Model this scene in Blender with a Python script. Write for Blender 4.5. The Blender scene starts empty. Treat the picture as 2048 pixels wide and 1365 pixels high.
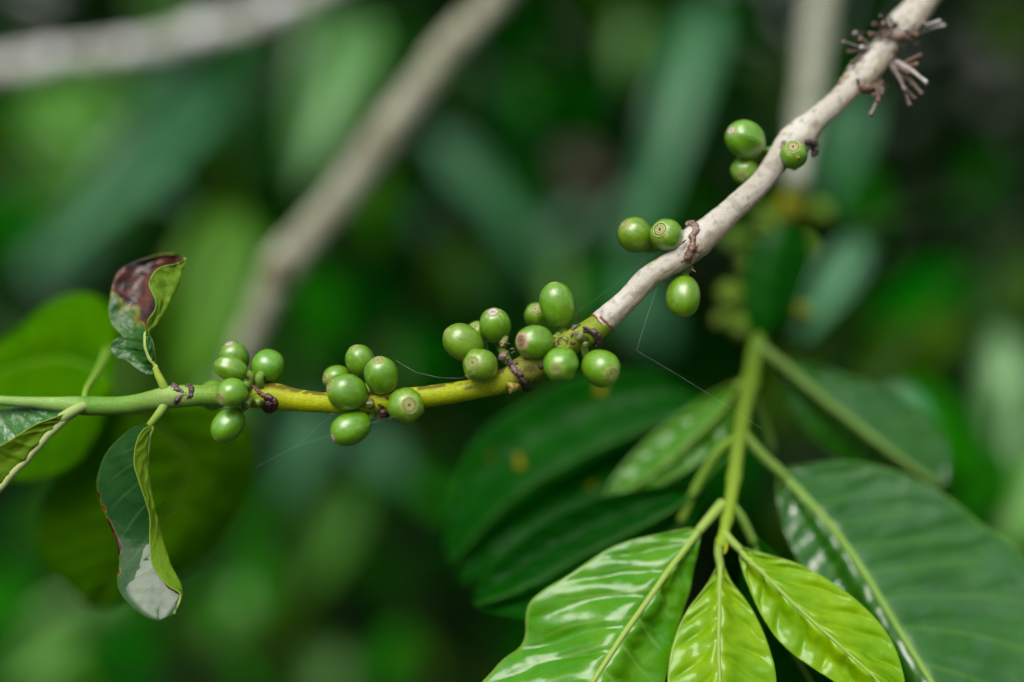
import bpy, math, random
import numpy as np
from mathutils import Vector, Matrix, noise as mnoise

random.seed(7)
rng = np.random.default_rng(7)
SC = bpy.context.scene
COL = SC.collection
R = math.radians

# ------------------------------------------------------------------ camera
LENS, SENSOR = 50.0, 36.0
PITCH = 12.0
CAM = np.array((0.0, 0.0, 1.25))
FOCUS = 0.398
cd = bpy.data.cameras.new('camera')
cam = bpy.data.objects.new('camera', cd)
COL.objects.link(cam)
cam.location = CAM
cam.rotation_euler = (R(90 - PITCH), 0, 0)
cd.lens, cd.sensor_width = LENS, SENSOR
cd.clip_start, cd.clip_end = 0.01, 500
cd.dof.use_dof = True
cd.dof.focus_distance = FOCUS
cd.dof.aperture_fstop = 1.7
SC.camera = cam

# ------------------------------------------------------------------ light
SUN_EL, SUN_AZ = 57.0, 204.0      # high, behind the camera and to its left, through cloud
world = bpy.data.worlds.new('World')
SC.world = world
world.use_nodes = True
wn, wl = world.node_tree.nodes, world.node_tree.links
wn.clear()
sky = wn.new('ShaderNodeTexSky')
sky.sky_type = 'NISHITA'
sky.sun_disc = False
sky.sun_elevation = R(SUN_EL)
sky.sun_rotation = R(SUN_AZ)
sky.air_density, sky.dust_density, sky.ozone_density = 1.0, 2.0, 1.0
hs = wn.new('ShaderNodeHueSaturation')
hs.inputs['Saturation'].default_value = 0.40     # overcast: the blue is mostly veiled by cloud
bg = wn.new('ShaderNodeBackground')
bg.inputs['Strength'].default_value = 0.11
wo = wn.new('ShaderNodeOutputWorld')
wl.new(sky.outputs[0], hs.inputs['Color'])
wl.new(hs.outputs[0], bg.inputs['Color'])
wl.new(bg.outputs[0], wo.inputs['Surface'])
sd = bpy.data.lights.new('sun', 'SUN')
sd.energy = 1.5
sd.angle = R(38)
sd.color = (1.0, 0.95, 0.87)
sun = bpy.data.objects.new('sun', sd)
COL.objects.link(sun)
az, el = R(SUN_AZ), R(SUN_EL)
sdir = Vector((math.sin(az) * math.cos(el), math.cos(az) * math.cos(el), math.sin(el)))
sun.rotation_euler = sdir.to_track_quat('Z', 'Y').to_euler()
sun.location = (0, 0, 5)
SC.view_settings.view_transform = 'Standard'
SC.view_settings.look = 'None'
SC.view_settings.gamma = 1
SC.view_settings.use_curve_mapping = False
SC.view_settings.exposure = 1.25
SC.cycles.use_denoising = True
SC.cycles.max_bounces = 8
SC.cycles.transparent_max_bounces = 8
SC.cycles.sample_clamp_indirect = 4.0

# ------------------------------------------------------------------ points from the photograph
K = SENSOR / LENS / 2048
FW = np.array((0, math.cos(R(PITCH)), -math.sin(R(PITCH))))
UP = np.array((0, math.sin(R(PITCH)), math.cos(R(PITCH))))
RT = np.array((1.0, 0, 0))


def P(px, py, d):
    return CAM + FW * d + RT * (px - 1024) * K * d + UP * (682.5 - py) * K * d


def V(a):
    return Vector((float(a[0]), float(a[1]), float(a[2])))


def unit(a):
    return a / max(1e-12, np.linalg.norm(a))


# ------------------------------------------------------------------ object helpers
def link(name, me, parent=None, mats=(), smooth=True):
    o = bpy.data.objects.new(name, me)
    COL.objects.link(o)
    for m in mats:
        if m.name not in [x.name for x in me.materials if x]:
            me.materials.append(m)
    if parent is not None:
        o.parent = parent
    if smooth and len(me.polygons):
        me.polygons.foreach_set('use_smooth', [True] * len(me.polygons))
    return o


def tag(o, label=None, cat=None, group=None, kind=None):
    if label: o['label'] = label
    if cat: o['category'] = cat
    if group: o['group'] = group
    if kind: o['kind'] = kind
    return o


def thing(name, loc, label, cat, group=None, rot=None):
    o = bpy.data.objects.new(name, None)
    COL.objects.link(o)
    o.empty_display_size = 0.01
    o.matrix_world = Matrix.Translation(V(loc)) @ (rot.to_4x4() if rot is not None else Matrix.Identity(4))
    return tag(o, label, cat, group)


class MB:
    """collects faces; build() links them as one mesh object"""
    def __init__(self):
        self.v, self.f, self.uv, self.c, self.m = [], [], [], [], []

    def add(self, v, f, uv=None, c=None, m=0):
        n = len(self.v)
        self.v.extend([tuple(map(float, p)) for p in v])
        self.f.extend([tuple(i + n for i in q) for q in f])
        self.uv.extend(uv if uv is not None else [(0, 0)] * len(v))
        self.c.extend(c if c is not None else [(1, 1, 1)] * len(v))
        self.m.extend(m if isinstance(m, list) else [m] * len(f))

    def mesh(self, name, origin=None):
        me = bpy.data.meshes.new(name)
        v = self.v
        if origin is not None:
            v = [(p[0] - origin[0], p[1] - origin[1], p[2] - origin[2]) for p in v]
        me.from_pydata(v, [], self.f)
        ul = me.uv_layers.new(name='UVMap')
        li = np.zeros(len(me.loops), dtype=np.int32)
        me.loops.foreach_get('vertex_index', li)
        ul.data.foreach_set('uv', np.array(self.uv, dtype=np.float32)[li].ravel())
        ca = me.color_attributes.new('tint', 'FLOAT_COLOR', 'POINT')
        cc = np.ones((len(self.v), 4), dtype=np.float32)
        cc[:, :3] = np.array(self.c, dtype=np.float32)
        ca.data.foreach_set('color', cc.ravel())
        me.polygons.foreach_set('material_index', np.array(self.m, dtype=np.int32))
        me.polygons.foreach_set('use_smooth', [True] * len(me.polygons))
        me.update()
        return me

    def build(self, name, mats, parent=None, world_parent=True):
        """vertices are in world space; the object sits in its parent's space"""
        me = self.mesh(name)
        o = link(name, me, parent, mats if isinstance(mats, (list, tuple)) else [mats])
        if parent is not None and world_parent:
            p = parent
            mw = Matrix.Identity(4)
            chain = []
            while p is not None:
                chain.append(p)
                p = p.parent
            for q in reversed(chain):
                mw = mw @ q.matrix_parent_inverse @ q.matrix_basis
            o.matrix_parent_inverse = mw.inverted()
        return o


def catmull(pts, n):
    """resample control rows (axis 0) to n rows"""
    p = np.asarray(pts, float)
    m = len(p)
    ext = np.concatenate([[2 * p[0] - p[1]], p, [2 * p[-1] - p[-2]]])
    out = []
    for s in np.linspace(0, m - 1 - 1e-9, n):
        i = int(s)
        t = s - i
        a, b, c, d = ext[i], ext[i + 1], ext[i + 2], ext[i + 3]
        out.append(0.5 * ((2 * b) + (-a + c) * t + (2 * a - 5 * b + 4 * c - d) * t * t + (-a + 3 * b - 3 * c + d) * t ** 3))
    return np.array(out)


def tube_into(mb, pts, rad, seg=16, color=None, bump=None, m=0, cap=True, v0=0.0, v1=1.0):
    pts = np.asarray(pts, float)
    n = len(pts)
    tan = np.gradient(pts, axis=0)
    tan = np.array([unit(t) for t in tan])
    ref = np.array((0, 0, 1.0))
    if abs(tan[0] @ ref) > 0.9:
        ref = np.array((0, -1.0, 0))
    a = unit(np.cross(tan[0], ref))
    v, uv, c, f = [], [], [], []
    for i in range(n):
        a = unit(a - tan[i] * (a @ tan[i]))
        b = np.cross(a, tan[i])
        for j in range(seg):
            th = 2 * math.pi * j / seg
            dirv = a * math.cos(th) + b * math.sin(th)
            r = rad[i]
            if bump: r *= bump(i / (n - 1), th, pts[i] + dirv * r)
            p = pts[i] + dirv * r
            v.append(p)
            uv.append((j / seg, v0 + (v1 - v0) * i / (n - 1)))
            c.append(color(i / (n - 1), dirv, p) if color else (1, 1, 1))
    for i in range(n - 1):
        for j in range(seg):
            k = (j + 1) % seg
            f.append((i * seg + j, (i + 1) * seg + j, (i + 1) * seg + k, i * seg + k))
    if cap:
        f.append(tuple(range(seg)))
        f.append(tuple((n - 1) * seg + j for j in reversed(range(seg))))
    mb.add(v, f, uv, c, m)


def tube(name, pts, rad, mat, parent=None, seg=16, n=None, color=None, bump=None):
    pts = np.asarray(pts, float)
    if n:
        q = catmull(np.concatenate([pts, np.asarray(rad, float)[:, None]], axis=1), n)
        pts, rad = q[:, :3], q[:, 3]
    mb = MB()
    tube_into(mb, pts, rad, seg, color, bump)
    return mb.build(name, mat, parent)


# ------------------------------------------------------------------ materials
def newmat(name):
    m = bpy.data.materials.new(name)
    m.use_nodes = True
    m.node_tree.nodes.clear()
    return m, m.node_tree.nodes, m.node_tree.links


class NT:
    def __init__(self, m):
        self.n, self.l = m.node_tree.nodes, m.node_tree.links

    def new(self, t, **kw):
        x = self.n.new(t)
        for k, v in kw.items():
            setattr(x, k, v)
        return x

    def put(self, sock, v):
        if hasattr(v, 'is_linked') or hasattr(v, 'links'):
            self.l.new(v, sock)
        else:
            if sock.type == 'RGBA' and len(v) == 3: v = (*v, 1)
            sock.default_value = v

    def math(self, op, a, b=None, c=None, clamp=False):
        x = self.new('ShaderNodeMath', operation=op, use_clamp=clamp)
        for i, q in enumerate((a, b, c)):
            if q is not None: self.put(x.inputs[i], q)
        return x.outputs[0]

    def smooth(self, x, lo, hi):
        r = self.new('ShaderNodeMapRange', interpolation_type='SMOOTHSTEP')
        self.put(r.inputs[0], x)
        r.inputs[1].default_value, r.inputs[2].default_value = lo, hi
        return r.outputs[0]

    def mix(self, f, a, b):
        x = self.new('ShaderNodeMix', data_type='RGBA')
        self.put(x.inputs[0], f)
        self.put(x.inputs[6], a)
        self.put(x.inputs[7], b)
        return x.outputs[2]

    def noise(self, scale, detail=3, rough=0.55, vec=None):
        x = self.new('ShaderNodeTexNoise')
        x.inputs['Scale'].default_value = scale
        x.inputs['Detail'].default_value = detail
        x.inputs['Roughness'].default_value = rough
        if vec is not None: self.l.new(vec, x.inputs['Vector'])
        return x.outputs['Fac']


def leaf_mat(name, col, alt, vein, rough=0.28, transl=0.35, tcol=None, nv=11, slope=0.16, coat=0.0,
             spots=None, dead=None, spec=0.5, veinw=0.10, bump=0.15, patch=0.0, bscale=900, wet=None):
    m, _, _ = newmat(name)
    t = NT(m)
    tc = t.new('ShaderNodeTexCoord')
    sp = t.new('ShaderNodeSeparateXYZ')
    t.l.new(tc.outputs['UV'], sp.inputs[0])
    u, v = sp.outputs[0], sp.outputs[1]
    au = t.math('ABSOLUTE', t.math('MULTIPLY_ADD', u, 2.0, -1.0))
    obj = tc.outputs['Object']
    n1 = t.noise(60, 4, vec=obj)
    n2 = t.noise(260, 3, vec=obj)
    c = t.mix(t.smooth(n1, 0.35, 0.68), col, alt)
    c = t.mix(t.math('MULTIPLY', t.smooth(n2, 0.45, 0.7), 0.25), c, tuple(x * 0.65 for x in col))
    ph = t.math('FRACT', t.math('SUBTRACT', t.math('MULTIPLY', v, float(nv)), t.math('MULTIPLY', au, slope * nv)))
    dv = t.math('ABSOLUTE', t.math('SUBTRACT', ph, 0.5))          # 0 on a vein
    vm = t.math('SUBTRACT', 1.0, t.smooth(dv, 0.0, veinw))
    vm = t.math('MULTIPLY', vm, t.math('SUBTRACT', 1.0, t.smooth(au, 0.55, 0.95)))
    mid = t.math('SUBTRACT', 1.0, t.smooth(au, 0.015, 0.06))
    edge = t.smooth(au, 0.955, 0.99)
    c = t.mix(t.math('MULTIPLY', vm, 0.45), c, vein)
    c = t.mix(t.math('MULTIPLY', mid, 0.9), c, vein)
    c = t.mix(t.math('MULTIPLY', edge, 0.7), c, vein)
    if spots:
        ns = t.noise(spots[1], 2, vec=obj)
        c = t.mix(t.smooth(ns, spots[2], spots[2] + 0.06), c, spots[0])
    rr = t.math('MULTIPLY_ADD', n1, 0.18, rough - 0.09)
    tr_fac = transl
    if dead:
        # dead tissue: outer end of one half of the blade, ragged border with a yellow halo
        f = dead(t, u, v, obj)
        halo = t.math('MULTIPLY', t.smooth(f, 0.47, 0.5), 0.75)
        core = t.smooth(f, 0.5, 0.54)
        c = t.mix(halo, c, (0.16, 0.15, 0.008))
        dn = t.noise(170, 4, vec=obj)
        c = t.mix(core, c, t.mix(t.smooth(dn, 0.40, 0.62), (0.010, 0.003, 0.003), (0.070, 0.014, 0.004)))
        tr_fac = t.math('MULTIPLY', t.math('SUBTRACT', 1.0, core), transl)
    pb = t.new('ShaderNodeBsdfPrincipled')
    t.l.new(c, pb.inputs['Base Color'])
    t.l.new(rr, pb.inputs['Roughness'])
    pb.inputs['Specular IOR Level'].default_value = spec
    pb.inputs['Coat Weight'].default_value = coat
    pb.inputs['Coat Roughness'].default_value = 0.15
    if wet:
        wf = wet(t, u, v, obj)
        t.l.new(t.math('MULTIPLY', wf, 0.44), pb.inputs['Coat Weight'])
        pb.inputs['Coat Roughness'].default_value = 0.03
    if patch:
        # water film lying in irregular patches: smooth where wet
        wn_ = t.noise(patch, 3, vec=obj)
        w = t.smooth(wn_, 0.50, 0.56)
        t.l.new(t.math('MULTIPLY_ADD', w, 0.6, 0.35), pb.inputs['Coat Weight'])
    bp = t.new('ShaderNodeBump')
    bp.inputs['Strength'].default_value = bump
    bp.inputs['Distance'].default_value = 0.0006
    vo = t.new('ShaderNodeTexVoronoi', feature='DISTANCE_TO_EDGE')       # fine net of veins
    vo.inputs['Scale'].default_value = 620
    t.l.new(obj, vo.inputs['Vector'])
    net = t.smooth(vo.outputs['Distance'], 0.0, 0.16)
    t.l.new(t.math('ADD', t.noise(bscale, 3, vec=obj), t.math('MULTIPLY', net, 0.2)), bp.inputs['Height'])
    t.l.new(bp.outputs[0], pb.inputs['Normal'])
    tb = t.new('ShaderNodeBsdfTranslucent')
    t.put(tb.inputs['Color'], tcol if tcol else tuple(min(1, x * 3.2) for x in col))
    if dead:
        t.put(tb.inputs['Color'], t.mix(core, tcol, (0.05, 0.01, 0.004)))
    mx = t.new('ShaderNodeMixShader')
    t.put(mx.inputs[0], tr_fac)
    t.l.new(pb.outputs[0], mx.inputs[1])
    t.l.new(tb.outputs[0], mx.inputs[2])
    out = t.new('ShaderNodeOutputMaterial')
    t.l.new(mx.outputs[0], out.inputs[0])
    return m


def tint_mat(name, rough=0.45, spec=0.5, sss=0.0, sss_col=(1, 1, 0.3), nscale=300, namp=0.25, bump=0.2, bdist=0.0004,
             bscale=700, stretch=None, coat=0.0, crough=0.12):
    """colour comes from the mesh's own 'tint' attribute, grain from noise"""
    m, _, _ = newmat(name)
    t = NT(m)
    at = t.new('ShaderNodeAttribute', attribute_name='tint')
    tc = t.new('ShaderNodeTexCoord')
    vec = tc.outputs['Object']
    if stretch:
        mp = t.new('ShaderNodeMapping')
        mp.inputs['Scale'].default_value = stretch
        t.l.new(tc.outputs['UV'], mp.inputs[0])
        vec = mp.outputs[0]
    n = t.noise(nscale, 4, vec=vec if stretch else tc.outputs['Object'])
    n3 = t.noise(nscale * 0.25, 2, vec=tc.outputs['Object'])
    hv = t.new('ShaderNodeHueSaturation')
    t.l.new(at.outputs['Color'], hv.inputs['Color'])
    t.l.new(t.math('MULTIPLY_ADD', t.smooth(n, 0.3, 0.7), namp, 1.0 - namp * 0.6), hv.inputs['Value'])
    t.l.new(t.math('MULTIPLY_ADD', n3, 0.03, 0.485), hv.inputs['Hue'])
    pb = t.new('ShaderNodeBsdfPrincipled')
    t.l.new(hv.outputs[0], pb.inputs['Base Color'])
    t.l.new(t.math('MULTIPLY_ADD', n, 0.2, rough - 0.1), pb.inputs['Roughness'])
    pb.inputs['Specular IOR Level'].default_value = spec
    pb.inputs['Coat Weight'].default_value = coat
    pb.inputs['Coat Roughness'].default_value = crough
    if sss:
        pb.inputs['Subsurface Weight'].default_value = sss
        pb.inputs['Subsurface Radius'].default_value = sss_col
        pb.inputs['Subsurface Scale'].default_value = 0.0012
    bp = t.new('ShaderNodeBump')
    bp.inputs['Strength'].default_value = bump
    bp.inputs['Distance'].default_value = bdist
    nb = t.noise(bscale, 4, vec=vec if stretch else tc.outputs['Object'])
    t.l.new(nb, bp.inputs['Height'])
    t.l.new(bp.outputs[0], pb.inputs['Normal'])
    t.l.new(bp.outputs[0], pb.inputs['Coat Normal'])
    out = t.new('ShaderNodeOutputMaterial')
    t.l.new(pb.outputs[0], out.inputs[0])
    return m


M_STEM = tint_mat('stem skin', rough=0.5, spec=0.14, nscale=14, namp=0.35, stretch=(3, 14, 1), bump=0.25, bscale=16, bdist=0.0003)
M_BARK = tint_mat('pale bark', rough=0.65, spec=0.25, nscale=26, namp=0.45, stretch=(5, 16, 1), bump=0.8, bscale=34, bdist=0.0006)
M_SCAR = tint_mat('corky scar', rough=0.38, nscale=900, namp=0.7, bump=0.6, bscale=1500, bdist=0.0005)
M_FRUIT = tint_mat('fruit skin', rough=0.42, spec=0.4, sss=0.1, sss_col=(0.5, 1.0, 0.1), nscale=9, namp=0.30,
                   stretch=(9, 0.8, 1), bump=0.16, bscale=11, bdist=0.0005, coat=1.0, crough=0.22)
M_FRUIT_DULL = tint_mat('dull fruit skin', rough=0.7, spec=0.1, nscale=9, stretch=(7, 0.7, 1))
M_NAVEL = tint_mat('fruit navel', rough=0.5, nscale=1800, namp=0.3, bump=0.3, bscale=2500, bdist=0.0002)
M_DRY = tint_mat('dry stalk', rough=0.7, spec=0.3, nscale=700, namp=0.5, bump=0.5, bscale=1200)
M_WOOD = tint_mat('old branch bark', rough=0.75, spec=0.25, nscale=130, namp=0.45, bump=0.6, bscale=300, bdist=0.001)

YG = (0.17, 0.24, 0.012)
TOP_DARK = leaf_mat('mature leaf', (0.030, 0.120, 0.020), (0.042, 0.145, 0.024), (0.10, 0.17, 0.03), rough=0.26, transl=0.12,
                    tcol=(0.08, 0.22, 0.01), bump=0.5, bscale=450)
UNDER = leaf_mat('leaf underside', (0.110, 0.225, 0.004), (0.145, 0.260, 0.004), (0.24, 0.33, 0.04), spec=0.3, rough=0.5, transl=0.30,
                 tcol=(0.30, 0.48, 0.02), bump=0.3, veinw=0.08)
TOP_YOUNG = leaf_mat('young yellow-green leaf', (0.135, 0.315, 0.0004), (0.215, 0.380, 0.0004), (0.19, 0.34, 0.015), spec=0.2, rough=0.22,
                     transl=0.28, tcol=(0.45, 0.62, 0.01), nv=9, slope=0.17, coat=0.3, bump=0.12)
TOP_MID = leaf_mat('fresh green leaf', (0.045, 0.21, 0.001), (0.075, 0.25, 0.001), (0.20, 0.33, 0.06), rough=0.22, transl=0.25,
                   tcol=(0.25, 0.55, 0.01), nv=8, slope=0.2, coat=0.35, spec=0.3, bump=0.12)
TOP_GREEN = leaf_mat('green leaf', (0.013, 0.088, 0.003), (0.020, 0.110, 0.004), (0.07, 0.19, 0.012), rough=0.24, transl=0.2,
                     tcol=(0.12, 0.38, 0.01), nv=9, patch=70, bump=0.15)
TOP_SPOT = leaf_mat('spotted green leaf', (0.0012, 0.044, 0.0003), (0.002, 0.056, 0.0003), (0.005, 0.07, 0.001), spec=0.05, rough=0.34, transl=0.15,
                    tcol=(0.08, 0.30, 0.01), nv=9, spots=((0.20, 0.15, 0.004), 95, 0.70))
TOP_LIT = leaf_mat('translucent leaf', (0.048, 0.180, 0.0004), (0.066, 0.200, 0.0004), (0.09, 0.24, 0.001), spec=0.0, rough=0.6, transl=0.55,
                   tcol=(0.22, 0.58, 0.001), nv=8)
TOP_OLIVE = leaf_mat('olive leaf', (0.040, 0.125, 0.0006), (0.052, 0.145, 0.0006), (0.06, 0.16, 0.002), rough=0.6, transl=0.45,
                     tcol=(0.16, 0.46, 0.001), nv=8, spec=0.0)


def dead_fn(t, u, v, obj):
    # only on the left half (u < 0.5), beyond the lower third
    nn = t.noise(130, 3, vec=obj)
    a = t.math('MULTIPLY_ADD', v, 1.6, -0.41)                      # 0.5 at v~0.66
    b = t.math('MULTIPLY', t.smooth(u, 0.52, 0.44), 1.0)
    a = t.math('ADD', a, t.math('MULTIPLY', t.math('SUBTRACT', u, 0.25), 0.55))
    a = t.math('ADD', a, t.math('MULTIPLY_ADD', nn, 0.35, -0.17))
    return t.math('MULTIPLY', a, b)


TOP_DEAD = leaf_mat('dying leaf', (0.012, 0.070, 0.008), (0.022, 0.095, 0.010), (0.08, 0.16, 0.02), spec=0.35, rough=0.32, transl=0.15,
                    tcol=(0.08, 0.22, 0.01), dead=dead_fn, bump=0.4, bscale=450)


def dead_edge(t, u, v, obj):
    nn = t.noise(210, 3, vec=obj)
    e = t.smooth(u, 0.10, 0.0)
    w = t.math('MULTIPLY', t.smooth(v, 0.30, 0.45), t.smooth(v, 0.80, 0.62))
    return t.math('MULTIPLY', t.math('MULTIPLY', e, w), t.math('MULTIPLY_ADD', nn, 1.6, -0.15))


def wet_tip(t, u, v, obj):
    nn = t.noise(240, 4, vec=obj)
    f = t.math('ADD', t.math('MULTIPLY_ADD', v, 3.2, -1.40), t.math('MULTIPLY_ADD', nn, 1.3, -0.65))
    thr = t.math('ADD', t.math('MULTIPLY_ADD', v, -1.05, 0.86), t.math('MULTIPLY_ADD', nn, 0.16, -0.08))
    f2 = t.smooth(t.math('SUBTRACT', u, thr), 0.0, 0.02)
    return t.math('MULTIPLY', t.math('MULTIPLY', f2, t.smooth(f, 0.45, 0.48)), t.math('MULTIPLY', t.smooth(u, 0.03, 0.09), t.smooth(v, 0.995, 0.975)))


TOP_CURL = leaf_mat('curled leaf top', (0.008, 0.045, 0.008), (0.014, 0.062, 0.010), (0.05, 0.12, 0.02), spec=0.10, rough=0.36, transl=0.12,
                    tcol=(0.08, 0.22, 0.01), dead=dead_edge, bump=0.22, bscale=380, wet=wet_tip)

# ------------------------------------------------------------------ leaves
def grid_leaf(mb, ctrl, nv=64, nu=29, h=None, thick=0.00028, cam_side=True, probe=(0.5, 0.25), wave=0.0, pucker=0.0, topmat=0, botmat=1):
    """ctrl[t][k] = 3D control points, t along the leaf and k across it"""
    c = np.asarray(ctrl, float)
    g = catmull(c, nv)
    g = np.swapaxes(catmull(np.swapaxes(g, 0, 1), nu), 0, 1)        # nv x nu x 3
    du = np.gradient(g, axis=1)
    dv = np.gradient(g, axis=0)
    nn = np.cross(du, dv)
    nn /= np.maximum(1e-12, np.linalg.norm(nn, axis=2))[..., None]
    i, j = int(probe[0] * (nv - 1)), int(probe[1] * (nu - 1))
    s = nn[i, j] @ (CAM - g[i, j])
    if (s > 0) != cam_side:
        nn = -nn
        flip = True
    else:
        flip = False
    uu = np.linspace(-1, 1, nu)[None, :].repeat(nv, 0)
    vv = np.linspace(0, 1, nv)[:, None].repeat(nu, 1)
    if h is not None:
        g = g + nn * h(uu, vv)[..., None]
    if wave:
        for a in range(nv):
            for b in range(nu):
                q_ = V(g[a, b])
                g[a, b] += nn[a, b] * wave * (mnoise.noise(q_ * 160) + 0.45 * mnoise.noise(q_ * 430) + pucker * mnoise.noise(q_ * 250))
    top = g
    bot = g - nn * thick
    v = np.concatenate([top.reshape(-1, 3), bot.reshape(-1, 3)])
    uv = [(0.5 + 0.5 * uu[a, b], vv[a, b]) for a in range(nv) for b in range(nu)] * 2
    f, m = [], []
    N = nv * nu
    for a in range(nv - 1):
        for b in range(nu - 1):
            q = (a * nu + b, a * nu + b + 1, (a + 1) * nu + b + 1, (a + 1) * nu + b)
            f.append(tuple(reversed(q)) if flip else q)
            m.append(topmat)
            q2 = tuple(x + N for x in q)
            f.append(q2 if flip else tuple(reversed(q2)))
            m.append(botmat)
    rim = [(0, b, 0, b + 1) for b in range(nu - 1)] + [(nv - 1, b + 1, nv - 1, b) for b in range(nu - 1)] + \
          [(a, nu - 1, a + 1, nu - 1) for a in range(nv - 1)] + [(a + 1, 0, a, 0) for a in range(nv - 1)]
    for a, b, c2, d in rim:
        p, q = a * nu + b, c2 * nu + d
        f.append((p, p + N, q + N, q) if not flip else (q, q + N, p + N, p))
        m.append(botmat)
    mb.add(v, f, uv, None, m)
    return g, nn


def quilt(amp, nv, slope, mid=0.0006, sharp=0.6):
    def h(u, v):
        au = np.abs(u)
        v = v + 0.012 * np.sin(v * 23 + np.sign(u) * 1.3) + 0.008 * np.sin(v * 51 + u * 3)
        ph = v * nv - au * slope * nv + 0.25 * np.sign(u)
        x = np.abs(np.sin(math.pi * (ph - 0.5)))                    # 0 on a vein
        w = np.clip((1 - au) * 4, 0, 1) * np.clip(au * 7, 0, 1) * np.clip(v * 8, 0, 1)
        return amp * (x ** sharp - 0.6) * w - mid * np.exp(-(au / 0.06) ** 2)
    return h


def rows3(rows, bulge=0.0):
    """rows of (E_left, mid, E_right), each (px, py, d): add points between them"""
    out = []
    for a, b, c in rows:
        a, b, c = np.array(a, float), np.array(b, float), np.array(c, float)
        ab, bc = (a + b) / 2, (b + c) / 2
        ab[2] -= bulge
        bc[2] -= bulge
        out.append([P(*q) for q in (a, ab, b, bc, c)])
    return out


def midrib_part(parent, g, nn, col, r0, r1, side=1, name='midrib', i0=0, i1=None):
    """raised rib along the middle of a blade"""
    nv, nu = g.shape[:2]
    c = g[i0:i1, nu // 2] + nn[i0:i1, nu // 2] * side * r0 * 0.15
    n = len(c)
    rad = np.linspace(r0, r1, n)
    step = max(1, n // 40)
    idx = list(range(0, n, step))
    if idx[-1] != n - 1: idx.append(n - 1)
    mb = MB()
    tube_into(mb, c[idx], rad[idx], 10, lambda s, d, p: col)
    return mb.build(name, M_STEM, parent)


# ================================================================== SETTING: ground
gmat, _, _ = newmat('leaf litter soil')
t = NT(gmat)
tc = t.new('ShaderNodeTexCoord')
n1 = t.noise(3.0, 6, vec=tc.outputs['Object'])
n2 = t.noise(30.0, 5, vec=tc.outputs['Object'])
c = t.mix(t.smooth(n1, 0.35, 0.65), (0.020, 0.016, 0.006), (0.020, 0.035, 0.006))
c = t.mix(t.smooth(n2, 0.5, 0.7), c, (0.045, 0.034, 0.014))
pb = t.new('ShaderNodeBsdfPrincipled')
t.l.new(c, pb.inputs['Base Color'])
pb.inputs['Roughness'].default_value = 0.9
bp = t.new('ShaderNodeBump')
bp.inputs['Strength'].default_value = 0.8
bp.inputs['Distance'].default_value = 0.03
t.l.new(n2, bp.inputs['Height'])
t.l.new(bp.outputs[0], pb.inputs['Normal'])
out = t.new('ShaderNodeOutputMaterial')
t.l.new(pb.outputs[0], out.inputs[0])
mb = MB()
xs = np.concatenate([np.linspace(-200, -6, 8), np.linspace(-5, 5, 41), np.linspace(6, 200, 8)])
ys = np.concatenate([np.linspace(-200, -6, 8), np.linspace(-5, 6, 45), np.linspace(7, 200, 8)])
gv = [(x, y, 0.05 * mnoise.noise(Vector((x * 1.3, y * 1.3, 0)))) for y in ys for x in xs]
nx = len(xs)
gf = [(a * nx + b, a * nx + b + 1, (a + 1) * nx + b + 1, (a + 1) * nx + b) for a in range(len(ys) - 1) for b in range(nx - 1)]
mb.add(gv, gf, [(p[0], p[1]) for p in gv])
tag(mb.build('ground', gmat), kind='structure')

# ================================================================== BACKGROUND BUSHES
def bmat(name, col, tcol, rough, transl=0.3, spec=0.5):
    return leaf_mat(name, col, tuple(x * 1.25 for x in col), tuple(x * 1.5 + 0.003 for x in col), rough=rough, transl=transl, tcol=tcol,
                    nv=9, bump=0.05, spec=spec)


BM = {
    'deep': bmat('deep green bush leaf', (0.0015, 0.120, 0.0003), (0.003, 0.44, 0.0005), 0.55, 0.40, 0.0),
    'green': bmat('green bush leaf', (0.010, 0.135, 0.0006), (0.03, 0.45, 0.0006), 0.5, 0.38, 0.02),
    'soft': bmat('soft green bush leaf', (0.066, 0.220, 0.020), (0.15, 0.50, 0.015), 0.36, 0.25, 0.35),
    'grey': bmat('bush leaf with painted sky sheen', (0.052, 0.190, 0.078), (0.08, 0.36, 0.08), 0.34, 0.15, 0.45),  # sky sheen of mature leaves put into the grey-green base colour
    'pale': bmat('pale green bush leaf', (0.110, 0.270, 0.080), (0.20, 0.50, 0.08), 0.34, 0.25, 0.6),
    'yellow': bmat('yellow-green bush leaf', (0.065, 0.195, 0.0015), (0.22, 0.55, 0.001), 0.36, 0.35, 0.3),
    'olive': bmat('olive bush leaf', (0.034, 0.092, 0.001), (0.11, 0.28, 0.001), 0.5, 0.3, 0.02),
    'thick': bmat('thicket leaf', (0.0015, 0.056, 0.0006), (0.002, 0.20, 0.0005), 0.6, 0.3, 0.0),
    'brown': bmat('withered brown leaf', (0.080, 0.070, 0.045), (0.10, 0.08, 0.03), 0.6, 0.1, 0.3),
}


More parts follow.
